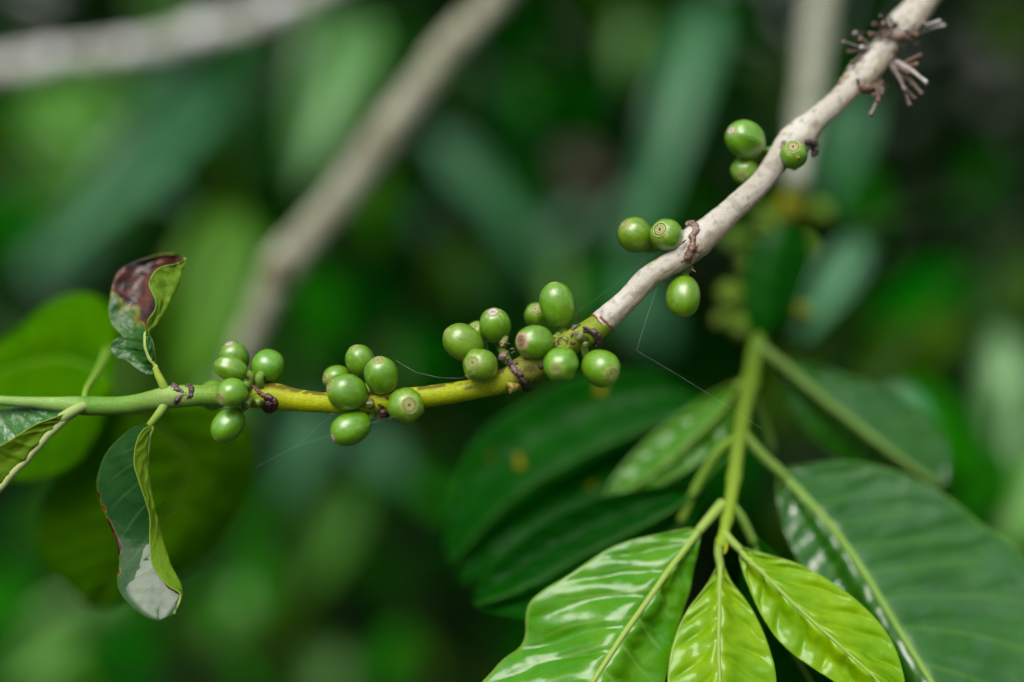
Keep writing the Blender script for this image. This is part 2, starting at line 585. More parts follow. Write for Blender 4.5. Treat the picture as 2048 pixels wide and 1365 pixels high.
def unit_leaf(k, curl, droop, wav):
    """a blade of unit length along +Y and unit width along X, top towards +Z"""
    r = random.Random(k)
    ny, nx = 12, 7
    mb = MB()
    top = []
    for i in range(ny + 1):
        v = i / ny
        w = 0.5 * (math.sin(math.pi * v ** 0.85) ** 0.8) * (1 - 0.25 * v) / 0.88 if 0 < v < 1 else 0.012
        for j in range(nx):
            u = j / (nx - 1) * 2 - 1
            x = u * w
            z = curl * abs(u) ** 1.6 * w - droop * (v - 0.3) ** 2 + wav * math.sin(9 * v + 2 * k + (3 if u > 0 else 0)) * abs(u) ** 2
            z -= 0.01 * math.exp(-(u / 0.2) ** 2)
            top.append((x, v, z))
    n = len(top)
    vv = top + [(x, y, z - 0.004) for x, y, z in top]
    uv = [(j / (nx - 1), i / ny) for i in range(ny + 1) for j in range(nx)] * 2
    f = []
    for i in range(ny):
        for j in range(nx - 1):
            q = (i * nx + j, i * nx + j + 1, (i + 1) * nx + j + 1, (i + 1) * nx + j)
            f += [q, tuple(x + n for x in reversed(q))]
    ring = list(range(nx)) + [i * nx + nx - 1 for i in range(1, ny + 1)] + [ny * nx + j for j in range(nx - 2, -1, -1)] + [i * nx for i in range(ny - 1, 0, -1)]
    for a, b in zip(ring, ring[1:] + ring[:1]):
        f.append((b, a, a + n, b + n))
    mb.add(vv, f, uv)
    return mb


SHAPES = [(0, 0.25, 0.18, 0.015), (1, 0.45, 0.3, 0.02), (2, -0.15, 0.25, 0.02), (3, 0.1, 0.4, 0.03)]
ULEAF = {}
for mk, mm in BM.items():
    for sh in SHAPES:
        me = unit_leaf(*sh).mesh('bush leaf')
        me.materials.append(mm)
        ULEAF[mk, sh[0]] = me

BUSHES = {}


def bush(key, label, xy, h, group='coffee bushes behind the fruiting branch'):
    x, y = xy
    o = thing('coffee_bush', (x, y, 0), label, 'coffee bush', group)
    tr = [(x + 0.03 * math.sin(3 * s + x), y + 0.03 * math.cos(4 * s), h * s) for s in np.linspace(0, 1, 9)]
    tube('trunk', tr, np.linspace(0.028, 0.010, 9), M_WOOD, o, 12, 24, color=lambda s, d, p: (0.030, 0.042, 0.010))
    BUSHES[key] = dict(o=o, trunk=np.array(tr), twigs=[], n=0)
    return o


bush('left', 'blurred coffee bush with soft grey-green leaves behind the curled leaf on the left', (-0.34, 1.55), 1.95)
bush('mid', 'blurred coffee bush with one pale leaf, behind the slanting grey branch', (-0.02, 1.75), 2.0)
bush('centre', 'blurred dark coffee bush with narrow hanging leaves behind the middle of the fruiting branch', (0.16, 1.6), 2.0)
bush('right', 'blurred shaded coffee bush in deep shadow behind the withered flower stalks', (0.62, 1.7), 2.05)
bush('low', 'blurred low coffee bush filling the space under the fruit clusters', (-0.12, 1.25), 0.98)


def bleaf(key, b, tpt, w, d, mat, up=25, side=0, shape=None):
    B = BUSHES[key]
    base = P(b[0], b[1], d)
    tip = P(tpt[0], tpt[1], d)
    a = tip - base
    tc_ = unit(CAM - base)
    right = unit(np.cross(np.array((0, 0, 1.0)), tc_))
    nd = unit(tc_ * math.cos(R(up)) * math.cos(R(side)) + np.array((0, 0, 1.0)) * math.sin(R(up)) + right * math.sin(R(side)))
    lam = -(a @ nd) / max(0.25, tc_ @ nd)
    a2 = a + tc_ * lam
    L = np.linalg.norm(a2)
    y = a2 / L
    n = unit(nd - y * (nd @ y))
    x = np.cross(y, n)
    W = w * K * d * 0.82
    M = Matrix((V(x) * W, V(y) * L, V(n) * L)).transposed().to_4x4()
    M.translation = V(base)
    sh = shape if shape is not None else random.randrange(4)
    o = bpy.data.objects.new('leaf', ULEAF[mat, sh])
    COL.objects.link(o)
    o.parent = B['o']
    o.matrix_parent_inverse = B['o'].matrix_basis.inverted()
    o.matrix_basis = M
    B['n'] += 1
    # the twig that carries it, running back to the trunk
    tr = B['trunk']
    k = int(np.argmin(np.abs(tr[:, 2] - (base[2] - 0.08))))
    j = tr[k]
    midp = base * 0.45 + j * 0.55 + np.array((0, 0, 0.03))
    B['twigs'].append(([base + y * L * 0.04, base - y * L * 0.15, midp, j], [0.0012, 0.0016, 0.003, 0.005]))


# --- leaves one can tell apart in the blur: (bush, base, tip, width px, depth, kind, up tilt, side tilt)
BL = [
    ('left', (270, -20), (420, 70), 110, 0.95, 'soft', 30, 0),
    ('left', (60, 180), (260, 430), 170, 0.86, 'soft', 35, -10),
    ('left', (160, 150), (300, 230), 120, 0.90, 'soft', 40, 0),
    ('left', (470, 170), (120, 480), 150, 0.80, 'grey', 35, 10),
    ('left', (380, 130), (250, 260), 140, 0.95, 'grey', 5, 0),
    ('left', (30, 330), (160, 430), 120, 0.92, 'soft', 30, 0),
    ('left', (60, 560), (230, 430), 150, 0.95, 'grey', 30, 0),
    ('left', (-60, 250), (40, 330), 120, 0.98, 'olive', 20, 0),
    ('left', (-40, 400), (60, 520), 90, 0.9, 'deep', -15, 0),
    ('left', (470, 410), (370, 780), 190, 0.72, 'yellow', 24, 0),
    ('left', (500, 460), (440, 720), 120, 0.80, 'soft', 30, 0),
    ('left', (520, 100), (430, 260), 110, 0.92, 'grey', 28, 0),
    ('left', (470, 280), (430, 520), 80, 0.85, 'olive', 0, 0),
    ('mid', (560, 180), (560, 350), 90, 0.95, 'deep', 10, 0),
    ('mid', (720, 30), (600, 340), 190, 0.74, 'pale', 38, 5),
    ('mid', (640, 40), (640, 220), 120, 0.80, 'yellow', 25, 0),
    ('mid', (820, 20), (740, 140), 110, 0.9, 'deep', 5, 0),
    ('mid', (720, 300), (760, 500), 120, 0.8, 'yellow', 5, 0),
    ('mid', (620, 520), (660, 740), 130, 0.8, 'green', 15, 0),
    ('mid', (700, 560), (800, 680), 110, 0.95, 'deep', 10, 0),
    ('mid', (860, 400), (840, 480), 70, 0.95, 'grey', 20, 0),
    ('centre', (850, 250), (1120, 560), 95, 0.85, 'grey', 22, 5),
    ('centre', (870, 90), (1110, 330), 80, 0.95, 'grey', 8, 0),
    ('centre', (960, 200), (1120, 430), 60, 0.90, 'deep', 20, 0),
    ('centre', (1020, 20), (1090, 180), 110, 1.0, 'deep', 15, 0),
    ('centre', (1110, 310), (1230, 380), 90, 0.95, 'brown', 20, 0),
    ('centre', (1270, 30), (1250, 150), 95, 0.9, 'soft', 30, 0),
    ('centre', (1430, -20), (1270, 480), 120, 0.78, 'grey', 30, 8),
    ('centre', (1470, -40), (1410, 400), 90, 0.80, 'green', 12, 0),
    ('centre', (1180, 120), (1140, 290), 100, 1.0, 'deep', 20, 0),
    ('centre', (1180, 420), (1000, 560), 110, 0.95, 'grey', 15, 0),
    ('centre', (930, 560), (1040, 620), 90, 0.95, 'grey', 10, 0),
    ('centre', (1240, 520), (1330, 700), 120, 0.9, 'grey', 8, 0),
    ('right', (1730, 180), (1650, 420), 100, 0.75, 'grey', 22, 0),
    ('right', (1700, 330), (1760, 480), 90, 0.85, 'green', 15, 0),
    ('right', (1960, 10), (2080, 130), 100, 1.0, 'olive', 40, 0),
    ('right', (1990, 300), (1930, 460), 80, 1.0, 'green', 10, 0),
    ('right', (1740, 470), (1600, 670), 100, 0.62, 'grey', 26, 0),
    ('right', (2090, 520), (1970, 680), 110, 0.85, 'yellow', 18, 0),
    ('right', (1960, 560), (1730, 640), 150, 0.75, 'deep', 14, 0),
    ('right', (1930, 640), (1700, 770), 140, 0.70, 'olive', 5, 0),
    ('right', (2000, 640), (2030, 960), 130, 0.70, 'pale', 30, 0),
    ('right', (1800, 760), (1960, 980), 150, 0.62, 'green', 10, 0),
    ('right', (1990, 880), (1930, 1040), 130, 0.62, 'green', 20, 0),
    ('right', (2110, 900), (2010, 1090), 130, 0.62, 'soft', 30, 0),
    ('right', (1760, 780), (1860, 900), 120, 0.60, 'grey', 12, 0),
    ('low', (690, 870), (820, 960), 110, 0.85, 'grey', 35, 0),
    ('low', (640, 800), (560, 1000), 120, 0.8, 'grey', 15, 0),
    ('low', (700, 960), (620, 1180), 130, 0.85, 'soft', 12, 0),
    ('low', (560, 980), (470, 1150), 120, 0.9, 'green', 20, 0),
    ('low', (560, 1130), (420, 1290), 110, 0.85, 'soft', 10, 0),
    ('low', (620, 1160), (520, 1330), 120, 0.95, 'olive', 10, 0),
    ('low', (820, 1250), (740, 1400), 90, 0.85, 'green', 15, 0),
    ('low', (690, 1300), (610, 1400), 100, 0.9, 'soft', 20, 0),
    ('low', (260, 1160), (60, 1250), 130, 0.85, 'soft', 20, 0),
    ('low', (160, 1270), (10, 1380), 90, 0.8, 'soft', 20, 0),
    ('low', (60, 1150), (-60, 1260), 110, 0.8, 'green', 15, 0),
    ('low', (300, 1230), (220, 1390), 110, 0.95, 'deep', 5, 0),
    ('low', (760, 1080), (790, 1220), 110, 1.0, 'green', 5, 0),
    ('low', (470, 760), (420, 890), 120, 0.8, 'soft', 25, 0),
]
for q in BL:
    bleaf(*q[:4], q[4] * (1.2 if q[4] > 0.7 else 1.06), *q[5:])

# --- the rest of each bush's leaves, deeper in
FILL = {'left': (-150, 620, -100, 900, 64), 'mid': (450, 950, -100, 760, 52), 'centre': (850, 1500, -120, 900, 62),
        'right': (1450, 2200, -120, 1100, 60), 'low': (-150, 1100, 800, 1500, 74)}
for key, (x0, x1, y0, y1, n) in FILL.items():
    for i in range(n):
        bx, by = random.uniform(x0, x1), random.uniform(y0, y1)
        if key == 'right' and 1680 < bx < 2100 and 120 < by < 520: continue
        ang = random.gauss(0, 0.7)
        L = random.uniform(110, 200)
        d = random.uniform(1.15, 1.7)
        dark = key in ('right', 'centre')
        bleaf(key, (bx, by), (bx + L * math.sin(ang), by + L * math.cos(ang)), random.uniform(55, 85), d,
              random.choice(['deep', 'deep', 'deep', 'green', 'green', 'green', 'olive', 'yellow'] + ([] if dark else ['soft'])),
              random.uniform(-10, 35), random.uniform(-25, 25))

# smaller leaves between them
for key, (x0, x1, y0, y1) in {'left': (-60, 560, 150, 560), 'mid': (480, 900, 0, 700), 'centre': (860, 1420, 0, 620), 'low': (60, 860, 860, 1380)}.items():
    for i in range(15):
        bx, by = random.uniform(x0, x1), random.uniform(y0, y1)
        ang = random.gauss(0.1, 0.6)
        L = random.uniform(80, 150)
        bleaf(key, (bx, by), (bx + L * math.sin(ang), by + L * math.cos(ang)), random.uniform(45, 75), random.uniform(0.92, 1.15),
              random.choice(['green', 'deep', 'green', 'deep', 'soft', 'olive', 'grey']), random.uniform(5, 40), random.uniform(-25, 25))


def leaf_scatter(mb, n, place, size, seed, up=0.5):
    """many small loose leaves in one mesh: each a folded, pointed blade"""
    r = random.Random(seed)
    for _ in range(n):
        p = place(r)
        if p is None: continue
        L = r.uniform(*size)
        W = L * r.uniform(0.34, 0.45)
        az_ = r.uniform(0, 2 * math.pi)
        dr = r.uniform(-1.1, 0.15)
        y = np.array((math.cos(az_) * math.cos(dr), math.sin(az_) * math.cos(dr), math.sin(dr)))
        x = unit(np.cross(y, np.array((r.gauss(0, 0.35), r.gauss(0, 0.35), 1.0))))
        n_ = np.cross(x, y)
        p = np.array(p)
        vs, uv = [], []
        for v_, w_ in ((0, 0.04), (0.2, 0.7), (0.45, 1.0), (0.72, 0.75), (1.0, 0.03)):
            zz = -0.25 * L * (v_ - 0.3) ** 2
            for u_ in (-1, 0, 1):
                vs.append(p + x * (u_ * w_ * W / 2) + y * (v_ * L) + n_ * (zz + abs(u_) * 0.12 * W))
                uv.append((0.5 + 0.5 * u_, v_))
        f = []
        for i in range(4):
            for j in range(2):
                f.append((i * 3 + j, i * 3 + j + 1, i * 3 + j + 4, i * 3 + j + 3))
        mb.add(vs, f, uv)


# upper crowns of the bushes, above the picture, added to shade the background
for key, B in BUSHES.items():
    mb = MB()
    for pts, rad in B['twigs']:
        tube_into(mb, catmull(pts, 8), np.linspace(rad[0], rad[-1], 8), 6, lambda s, d, p: (0.015, 0.05, 0.004))
    tag(mb.build('twigs', M_WOOD, B['o']), kind='stuff')
    if key == 'low': continue
    cx, cy, ch = B['trunk'][-1]
    mb = MB()

    def place(r, cx=cx, cy=cy):
        a, q = r.uniform(0, 2 * math.pi), math.sqrt(r.random())
        z = r.uniform(1.42, 2.1)
        rad = 0.75 * (1.15 - 0.55 * (z - 1.42) / 0.7)
        x, y = cx + math.cos(a) * q * rad, cy + math.sin(a) * q * rad
        # keep clear of the camera's view
        d = (y - CAM[1]) * math.cos(R(PITCH)) - (z - CAM[2]) * math.sin(R(PITCH))
        hgt = (y - CAM[1]) * math.sin(R(PITCH)) + (z - CAM[2]) * math.cos(R(PITCH))
        if d < 0.75 or hgt < 0.26 * d + 0.06: return None
        return (x, y, z)
    leaf_scatter(mb, 650, place, (0.10, 0.17), 100 + len(key))
    tag(mb.build('crown', BM['green'], B['o']), kind='stuff')

# dense coffee thicket behind, reading as one dark mass
mb = MB()


def place_t(r):
    a = r.uniform(0, 2 * math.pi)
    q = r.uniform(2.3, 3.6)
    if math.cos(a) < 0: q -= 0.7 * -math.cos(a)  # unseen half behind the camera, added to block the low sky
    if r.random() < 0.35: a = r.gauss(0, 0.45)
    return (q * math.sin(a), q * math.cos(a), r.uniform(0.0, 2.7))


leaf_scatter(mb, 20000, place_t, (0.12, 0.20), 5)
tag(mb.build('thicket', BM['thick']), kind='stuff')
bpy.data.objects['thicket']['label'] = 'dense dark thicket of coffee leaves closing the view all round'

# ================================================================== BLURRED GREY BRANCHES
def knots(pts, amp, seed):
    pts = np.asarray(pts)
    def f(s, th, p):
        b = 1 + 0.10 * mnoise.noise(Vector(p) * 120)
        for k, a in pts:
            b += a * math.exp(-((s - k) / amp) ** 2)
        return b
    return f


def lichen(base, light, dark):
    def f(s, d, p):
        n = mnoise.noise(Vector(p) * 55) * 0.5 + 0.5
        n2 = mnoise.noise(Vector(p) * 140 + Vector((3, 1, 2))) * 0.5 + 0.5
        c = np.array(base) * (1 - n) + np.array(light) * n
        if n2 > 0.68: c = np.array(dark)
        return tuple(c)
    return f


D1 = 0.76
o = thing('coffee_branch', P(-60, 140, D1), 'thick out-of-focus lichen-grey branch with pale knots, crossing the upper left corner', 'branch')
pp = [(-80, 140, 31), (0, 137, 31), (100, 124, 30), (190, 110, 27), (260, 105, 28), (330, 90, 27), (405, 70, 31), (480, 52, 29), (560, 22, 32), (620, -8, 30), (720, -70, 28)]
tube('bark', [P(x, y, D1) for x, y, r in pp], [r * K * D1 * 0.9 for x, y, r in pp], M_WOOD, o, 20, 90,
     color=lichen((0.33, 0.33, 0.28), (0.52, 0.52, 0.48), (0.16, 0.17, 0.11)), bump=knots([(0.20, 0.18), (0.38, 0.16), (0.60, 0.28), (0.78, 0.24)], 0.025, 1))
tube('bark', [P(700, -58, D1), P(900, -190, D1 + 0.02), P(1250, -380, D1 + 0.08), P(1700, -520, D1 + 0.2)], [28 * 0.9 * K * D1, 0.0070, 0.0078, 0.0090], M_WOOD, o, 16, 30, color=lichen((0.33, 0.33, 0.28), (0.52, 0.52, 0.48), (0.16, 0.17, 0.11)))
for x, y, rr in ((405, 66, 24), (560, 14, 24), (105, 118, 22), (255, 100, 19)):
    mb = MB()
    q = P(x, y, D1 - 0.010)
    pts = [q + unit(CAM - q) * s for s in (-0.004, 0.001, 0.004, 0.0055)]
    tube_into(mb, pts, [rr * K * D1 * s for s in (1.2, 1.05, 0.7, 0.2)], 14, lambda s, d, p: (0.68, 0.68, 0.68),
              lambda s, th, p: 1 + 0.12 * math.sin(3 * th + x))
    mb.build('knot', M_WOOD, o)

D2 = 0.62
o = thing('coffee_branch', P(470, 700, D2), 'out-of-focus bare grey branch slanting from top centre down to the stem', 'branch')
pp = [(1040, -70, 40), (980, 10, 40), (900, 95, 41), (820, 205, 42), (750, 300, 44), (690, 385, 42), (630, 455, 43), (575, 520, 44), (548, 570, 41), (515, 640, 34), (488, 700, 30), (470, 750, 24), (455, 800, 18)]
tube('bark', [P(x, y, D2 + 0.0003 * i) for i, (x, y, r) in enumerate(pp)], [r * K * D2 * 0.80 for x, y, r in pp], M_WOOD, o, 20, 100,
     color=lichen((0.20, 0.20, 0.13), (0.33, 0.33, 0.25), (0.11, 0.11, 0.05)), bump=knots([(0.60, 0.14), (0.30, 0.08), (0.66, -0.08)], 0.03, 2))
tube('bark', [P(1020, -44, D2), P(1160, -260, D2 + 0.02), P(1330, -600, D2 + 0.06), P(1450, -1100, D2 + 0.15)], [40 * 0.8 * K * D2, 0.0078, 0.0088, 0.0105], M_WOOD, o, 16, 30, color=lichen((0.20, 0.20, 0.13), (0.33, 0.33, 0.25), (0.11, 0.11, 0.05)))
mb = MB()
pts = [P(560, 520, D2 - 0.0085), P(556, 545, D2 - 0.010), P(560, 572, D2 - 0.0085)]
tube_into(mb, pts, [0.002, 0.004, 0.002], 10, lambda s, d, p: (0.10, 0.05, 0.025))
mb.build('leaf_scar', M_WOOD, o)

# ================================================================== DROOPING BRANCH (right) with its young leaves
SH = thing('coffee_shoot', P(1445, 1090, 0.415), 'drooping coffee shoot at lower right tipped with two glossy yellow-green young leaves', 'coffee shoot')
path = [(1648, -80, 0.68, 29), (1635, 40, 0.655, 29), (1622, 140, 0.63, 28), (1608, 250, 0.60, 25), (1590, 370, 0.565, 22), (1570, 480, 0.53, 19), (1545, 590, 0.49, 23), (1515, 690, 0.468, 21), (1497, 780, 0.450, 20)]
tube('bark', [P(x, y, d) for x, y, d, r in path[:5]], [r * K * d for x, y, d, r in path[:5]], M_BARK, SH, 16, 50,
     color=lichen((0.24, 0.25, 0.18), (0.36, 0.37, 0.30), (0.14, 0.16, 0.08)), bump=knots([(0.3, 0.15), (0.7, 0.2)], 0.03, 3))
tube('bark', [P(1646, -60, 0.675), P(1660, -260, 0.71), P(1690, -600, 0.78), P(1700, -1000, 0.9)], [29 * K * 0.68, 0.0074, 0.0085, 0.010], M_BARK, SH, 16, 30,
     color=lichen((0.24, 0.25, 0.18), (0.36, 0.37, 0.30), (0.14, 0.16, 0.08)))
path2 = [(1570, 480, 0.53, 16), (1545, 590, 0.50, 16), (1515, 690, 0.472, 16.5), (1497, 780, 0.450, 16.5), (1478, 880, 0.435, 15.5), (1468, 960, 0.427, 14), (1458, 1020, 0.421, 12), (1448, 1065, 0.4165, 11.5), (1440, 1096, 0.414, 12)]
tube('green_stem', [P(x, y, d) for x, y, d, r in path2], [r * K * d * 0.98 for x, y, d, r in path2], M_STEM, SH, 16, 70,
     color=lambda s, d, p: tuple(np.array((0.05, 0.115, 0.008)) * (1 - s) + np.array((0.19, 0.29, 0.018)) * s),
     bump=knots([(0.36, 0.25), (0.62, 0.22), (0.80, 0.22), (0.95, 0.2)], 0.02, 4))


def pet(parent, pts, r0, r1, col=(0.17, 0.28, 0.03), name='petiole', col0=None):
    c0 = np.array(col0 if col0 else col)
    pts3 = [P(*q) for q in pts]
    n = len(pts3)
    return tube(name, pts3, np.linspace(r0, r1, n), M_STEM, parent, 12, 24, color=lambda s, d, p: tuple(c0 * max(0, 1 - s * 2.2) + np.array(col) * min(1, s * 2.2)))


def sleaf(rows, mats, label, petpts=None, h=None, bulge=0.0, thick=0.0003, rib=(0.0008, 0.0003), ribcol=(0.22, 0.33, 0.06), ribside=1, parent=None, nv=110, nu=45, cam_side=True, petr=(0.0013, 0.0011)):
    mb = MB()
    g, nn = grid_leaf(mb, rows3(rows, bulge), nv, nu, h, thick, cam_side=cam_side, wave=0.0004, pucker=0.45)
    o = mb.build('leaf', mats, parent or SH)
    if label: o['label'] = label
    if rib: midrib_part(o, g, nn, ribcol, rib[0], rib[1], ribside)
    if petpts: pet(o, petpts, *petr, col=ribcol)
    return o


# nearest young leaf, hanging straight down the frame edge
sleaf([((1438, 1128, 0.4122), (1441, 1128, 0.4122), (1444, 1128, 0.4122)),
       ((1418, 1165, 0.4100), (1440, 1160, 0.4087), (1462, 1162, 0.4101)),
       ((1372, 1225, 0.4073), (1439, 1220, 0.4049), (1505, 1220, 0.4074)),
       ((1345, 1290, 0.4033), (1438, 1285, 0.4005), (1535, 1285, 0.4044)),
       ((1335, 1360, 0.3992), (1440, 1355, 0.3964), (1552, 1355, 0.4003)),
       ((1345, 1440, 0.3948), (1446, 1435, 0.3920), (1550, 1440, 0.3958)),
       ((1385, 1520, 0.3904), (1452, 1520, 0.3884), (1522, 1520, 0.3914)),
       ((1450, 1620, 0.3854), (1456, 1622, 0.3853), (1462, 1620, 0.3854))],
      [TOP_YOUNG, UNDER], 'young yellow-green leaf hanging straight down, cut by the bottom edge', [(1438, 1092, .414), (1437, 1110, .4135), (1441, 1132, .4128)],
      quilt(0.0012, 9, 0.17, 0.0006, 0.8), -0.0015)
# right young leaf
sleaf([((1480, 1104, 0.4129), (1477, 1098, 0.4131), (1484, 1096, 0.4131)),
       ((1483, 1130, 0.4111), (1498, 1120, 0.4099), (1530, 1108, 0.4123)),
       ((1498, 1175, 0.4088), (1535, 1155, 0.4073), (1600, 1130, 0.4111)),
       ((1525, 1235, 0.4059), (1585, 1205, 0.4043), (1675, 1172, 0.4088)),
       ((1565, 1290, 0.4033), (1640, 1255, 0.4014), (1745, 1230, 0.4061)),
       ((1615, 1330, 0.4011), (1695, 1305, 0.3989), (1785, 1285, 0.4034)),
       ((1670, 1365, 0.3990), (1745, 1350, 0.3965), (1806, 1345, 0.4006)),
       ((1735, 1410, 0.3967), (1785, 1400, 0.3950), (1815, 1405, 0.3978)),
       ((1815, 1470, 0.3939), (1822, 1468, 0.3940), (1828, 1465, 0.3941))],
      [TOP_YOUNG, UNDER], 'young yellow-green leaf slanting down to the right with glossy quilted blade', [(1448, 1066, .4155), (1462, 1082, .414), (1481, 1101, .413)],
      quilt(0.0013, 9, 0.17, 0.0006, 0.8), -0.0015)
# big fresh leaf left of them
sleaf([((1382, 1058, 0.4151), (1400, 1058, 0.4151), (1402, 1062, 0.4149)),
       ((1320, 1068, 0.4148), (1375, 1092, 0.4120), (1398, 1090, 0.4141)),
       ((1230, 1092, 0.4140), (1335, 1145, 0.4084), (1390, 1130, 0.4139)),
       ((1145, 1145, 0.4114), (1295, 1202, 0.4047), (1378, 1190, 0.4121)),
       ((1060, 1205, 0.4098), (1255, 1258, 0.4011), (1358, 1250, 0.4093)),
       ((1046, 1285, 0.4092), (1220, 1310, 0.3975), (1340, 1315, 0.4053)),
       ((990, 1335, 0.4057), (1185, 1365, 0.3939), (1325, 1380, 0.4014)),
       ((940, 1420, 0.4012), (1140, 1440, 0.3896), (1280, 1470, 0.3967)),
       ((1000, 1540, 0.3946), (1080, 1550, 0.3903), (1150, 1560, 0.3890))],
      [TOP_MID, UNDER], 'broad fresh green leaf with wavy left margin and pale midrib', [(1445, 1008, .422), (1425, 1030, .418), (1396, 1064, .4148)],
      quilt(0.0012, 8, 0.2, 0.0007, 0.8), -0.001, rib=(0.0011, 0.0006), petr=(0.0017, 0.0013))
# big blurred leaf at right
sleaf([((1556, 945, 0.4402), (1568, 950, 0.4400), (1580, 935, 0.4427)),
       ((1556, 1000, 0.4375), (1605, 990, 0.4370), (1690, 922, 0.4454)),
       ((1568, 1055, 0.4348), (1650, 1038, 0.4336), (1800, 945, 0.4462)),
       ((1590, 1110, 0.4320), (1690, 1088, 0.4301), (1890, 990, 0.4450)),
       ((1620, 1170, 0.4290), (1728, 1145, 0.4263), (1960, 1045, 0.4443)),
       ((1660, 1240, 0.4255), (1765, 1205, 0.4223), (2040, 1098, 0.4426)),
       ((1710, 1330, 0.4210), (1805, 1270, 0.4180), (2110, 1200, 0.4355)),
       ((1780, 1420, 0.4145), (1860, 1360, 0.4115), (2120, 1330, 0.4250)),
       ((1900, 1520, 0.4055), (1935, 1480, 0.4035), (2060, 1460, 0.4105))],
      [TOP_GREEN, UNDER], 'large wet green leaf spreading to the right edge behind the young leaves', [(1487, 870, .436), (1525, 912, .438), (1572, 955, .440)],
      quilt(0.0010, 9, 0.15, 0.0006, 1.0), -0.002, rib=(0.0014, 0.0008), petr=(0.0017, 0.0015), ribcol=(0.17, 0.29, 0.05))
# dark leaf at left of the fresh one
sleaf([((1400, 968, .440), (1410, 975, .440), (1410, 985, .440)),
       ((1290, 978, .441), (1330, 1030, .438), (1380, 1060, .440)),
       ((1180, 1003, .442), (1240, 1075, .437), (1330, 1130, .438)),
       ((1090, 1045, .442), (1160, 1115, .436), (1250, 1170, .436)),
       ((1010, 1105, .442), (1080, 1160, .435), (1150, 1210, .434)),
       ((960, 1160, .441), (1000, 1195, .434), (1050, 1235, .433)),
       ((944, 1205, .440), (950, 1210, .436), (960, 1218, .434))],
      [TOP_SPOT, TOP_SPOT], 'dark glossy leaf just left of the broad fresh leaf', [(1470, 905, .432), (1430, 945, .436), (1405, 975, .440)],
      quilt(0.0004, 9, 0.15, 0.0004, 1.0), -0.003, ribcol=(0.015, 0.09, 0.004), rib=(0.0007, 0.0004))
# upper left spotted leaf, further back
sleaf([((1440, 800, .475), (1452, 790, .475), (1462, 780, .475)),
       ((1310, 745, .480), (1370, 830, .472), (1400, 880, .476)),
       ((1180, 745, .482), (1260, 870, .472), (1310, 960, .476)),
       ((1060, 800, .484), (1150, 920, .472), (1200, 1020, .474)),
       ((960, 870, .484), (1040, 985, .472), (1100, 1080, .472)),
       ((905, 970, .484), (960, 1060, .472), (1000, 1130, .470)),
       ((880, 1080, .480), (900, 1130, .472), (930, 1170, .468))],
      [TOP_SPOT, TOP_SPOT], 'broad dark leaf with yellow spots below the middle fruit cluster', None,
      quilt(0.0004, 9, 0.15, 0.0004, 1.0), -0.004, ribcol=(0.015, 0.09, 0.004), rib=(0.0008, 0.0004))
# paler narrow leaf between
sleaf([((1470, 762, .452), (1478, 770, .452), (1480, 780, .452)),
       ((1400, 800, .456), (1440, 828, .452), (1462, 850, .453)),
       ((1330, 850, .458), (1390, 875, .452), (1425, 900, .453)),
       ((1270, 905, .458), (1335, 925, .452), (1375, 940, .452)),
       ((1225, 960, .456), (1280, 965, .452), (1310, 972, .451)),
       ((1205, 1000, .454), (1215, 1000, .452), (1225, 1000, .451))],
      [TOP_MID, UNDER], 'narrow paler leaf between the stem and the spotted dark leaf', [(1505, 740, .458), (1490, 760, .454), (1470, 775, .452)],
      quilt(0.0006, 8, 0.15), -0.002, rib=(0.0007, 0.0003), ribcol=(0.15, 0.26, 0.03))
# dim leaf on the upper right
sleaf([((1556, 735, .468), (1560, 725, .466), (1575, 715, .468)),
       ((1570, 800, .470), (1630, 785, .466), (1690, 750, .474)),
       ((1620, 870, .472), (1700, 840, .466), (1790, 790, .478)),
       ((1690, 930, .474), (1770, 895, .466), (1870, 850, .480)),
       ((1760, 960, .474), (1830, 940, .468), (1900, 910, .478)),
       ((1870, 975, .472), (1880, 972, .470), (1890, 968, .474))],
      [TOP_GREEN, UNDER], 'dim leaf with a broad pale midrib right of the stem, behind the wet leaf', [(1512, 690, .466), (1535, 706, .466), (1562, 728, .466)],
      quilt(0.0006, 8, 0.15), -0.002, rib=(0.0017, 0.0010), ribcol=(0.14, 0.24, 0.05), petr=(0.0019, 0.0017))
# small leaf behind the right young leaf
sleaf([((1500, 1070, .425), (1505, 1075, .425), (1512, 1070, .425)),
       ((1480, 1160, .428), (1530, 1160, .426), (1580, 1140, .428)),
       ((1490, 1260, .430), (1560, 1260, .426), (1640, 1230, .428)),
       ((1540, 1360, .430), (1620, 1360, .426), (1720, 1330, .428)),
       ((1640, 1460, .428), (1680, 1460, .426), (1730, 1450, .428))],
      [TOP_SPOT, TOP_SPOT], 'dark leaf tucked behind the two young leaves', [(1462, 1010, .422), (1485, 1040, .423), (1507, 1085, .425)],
      quilt(0.0006, 8, 0.15), 0, ribcol=(0.14, 0.26, 0.04), petr=(0.0016, 0.0013))
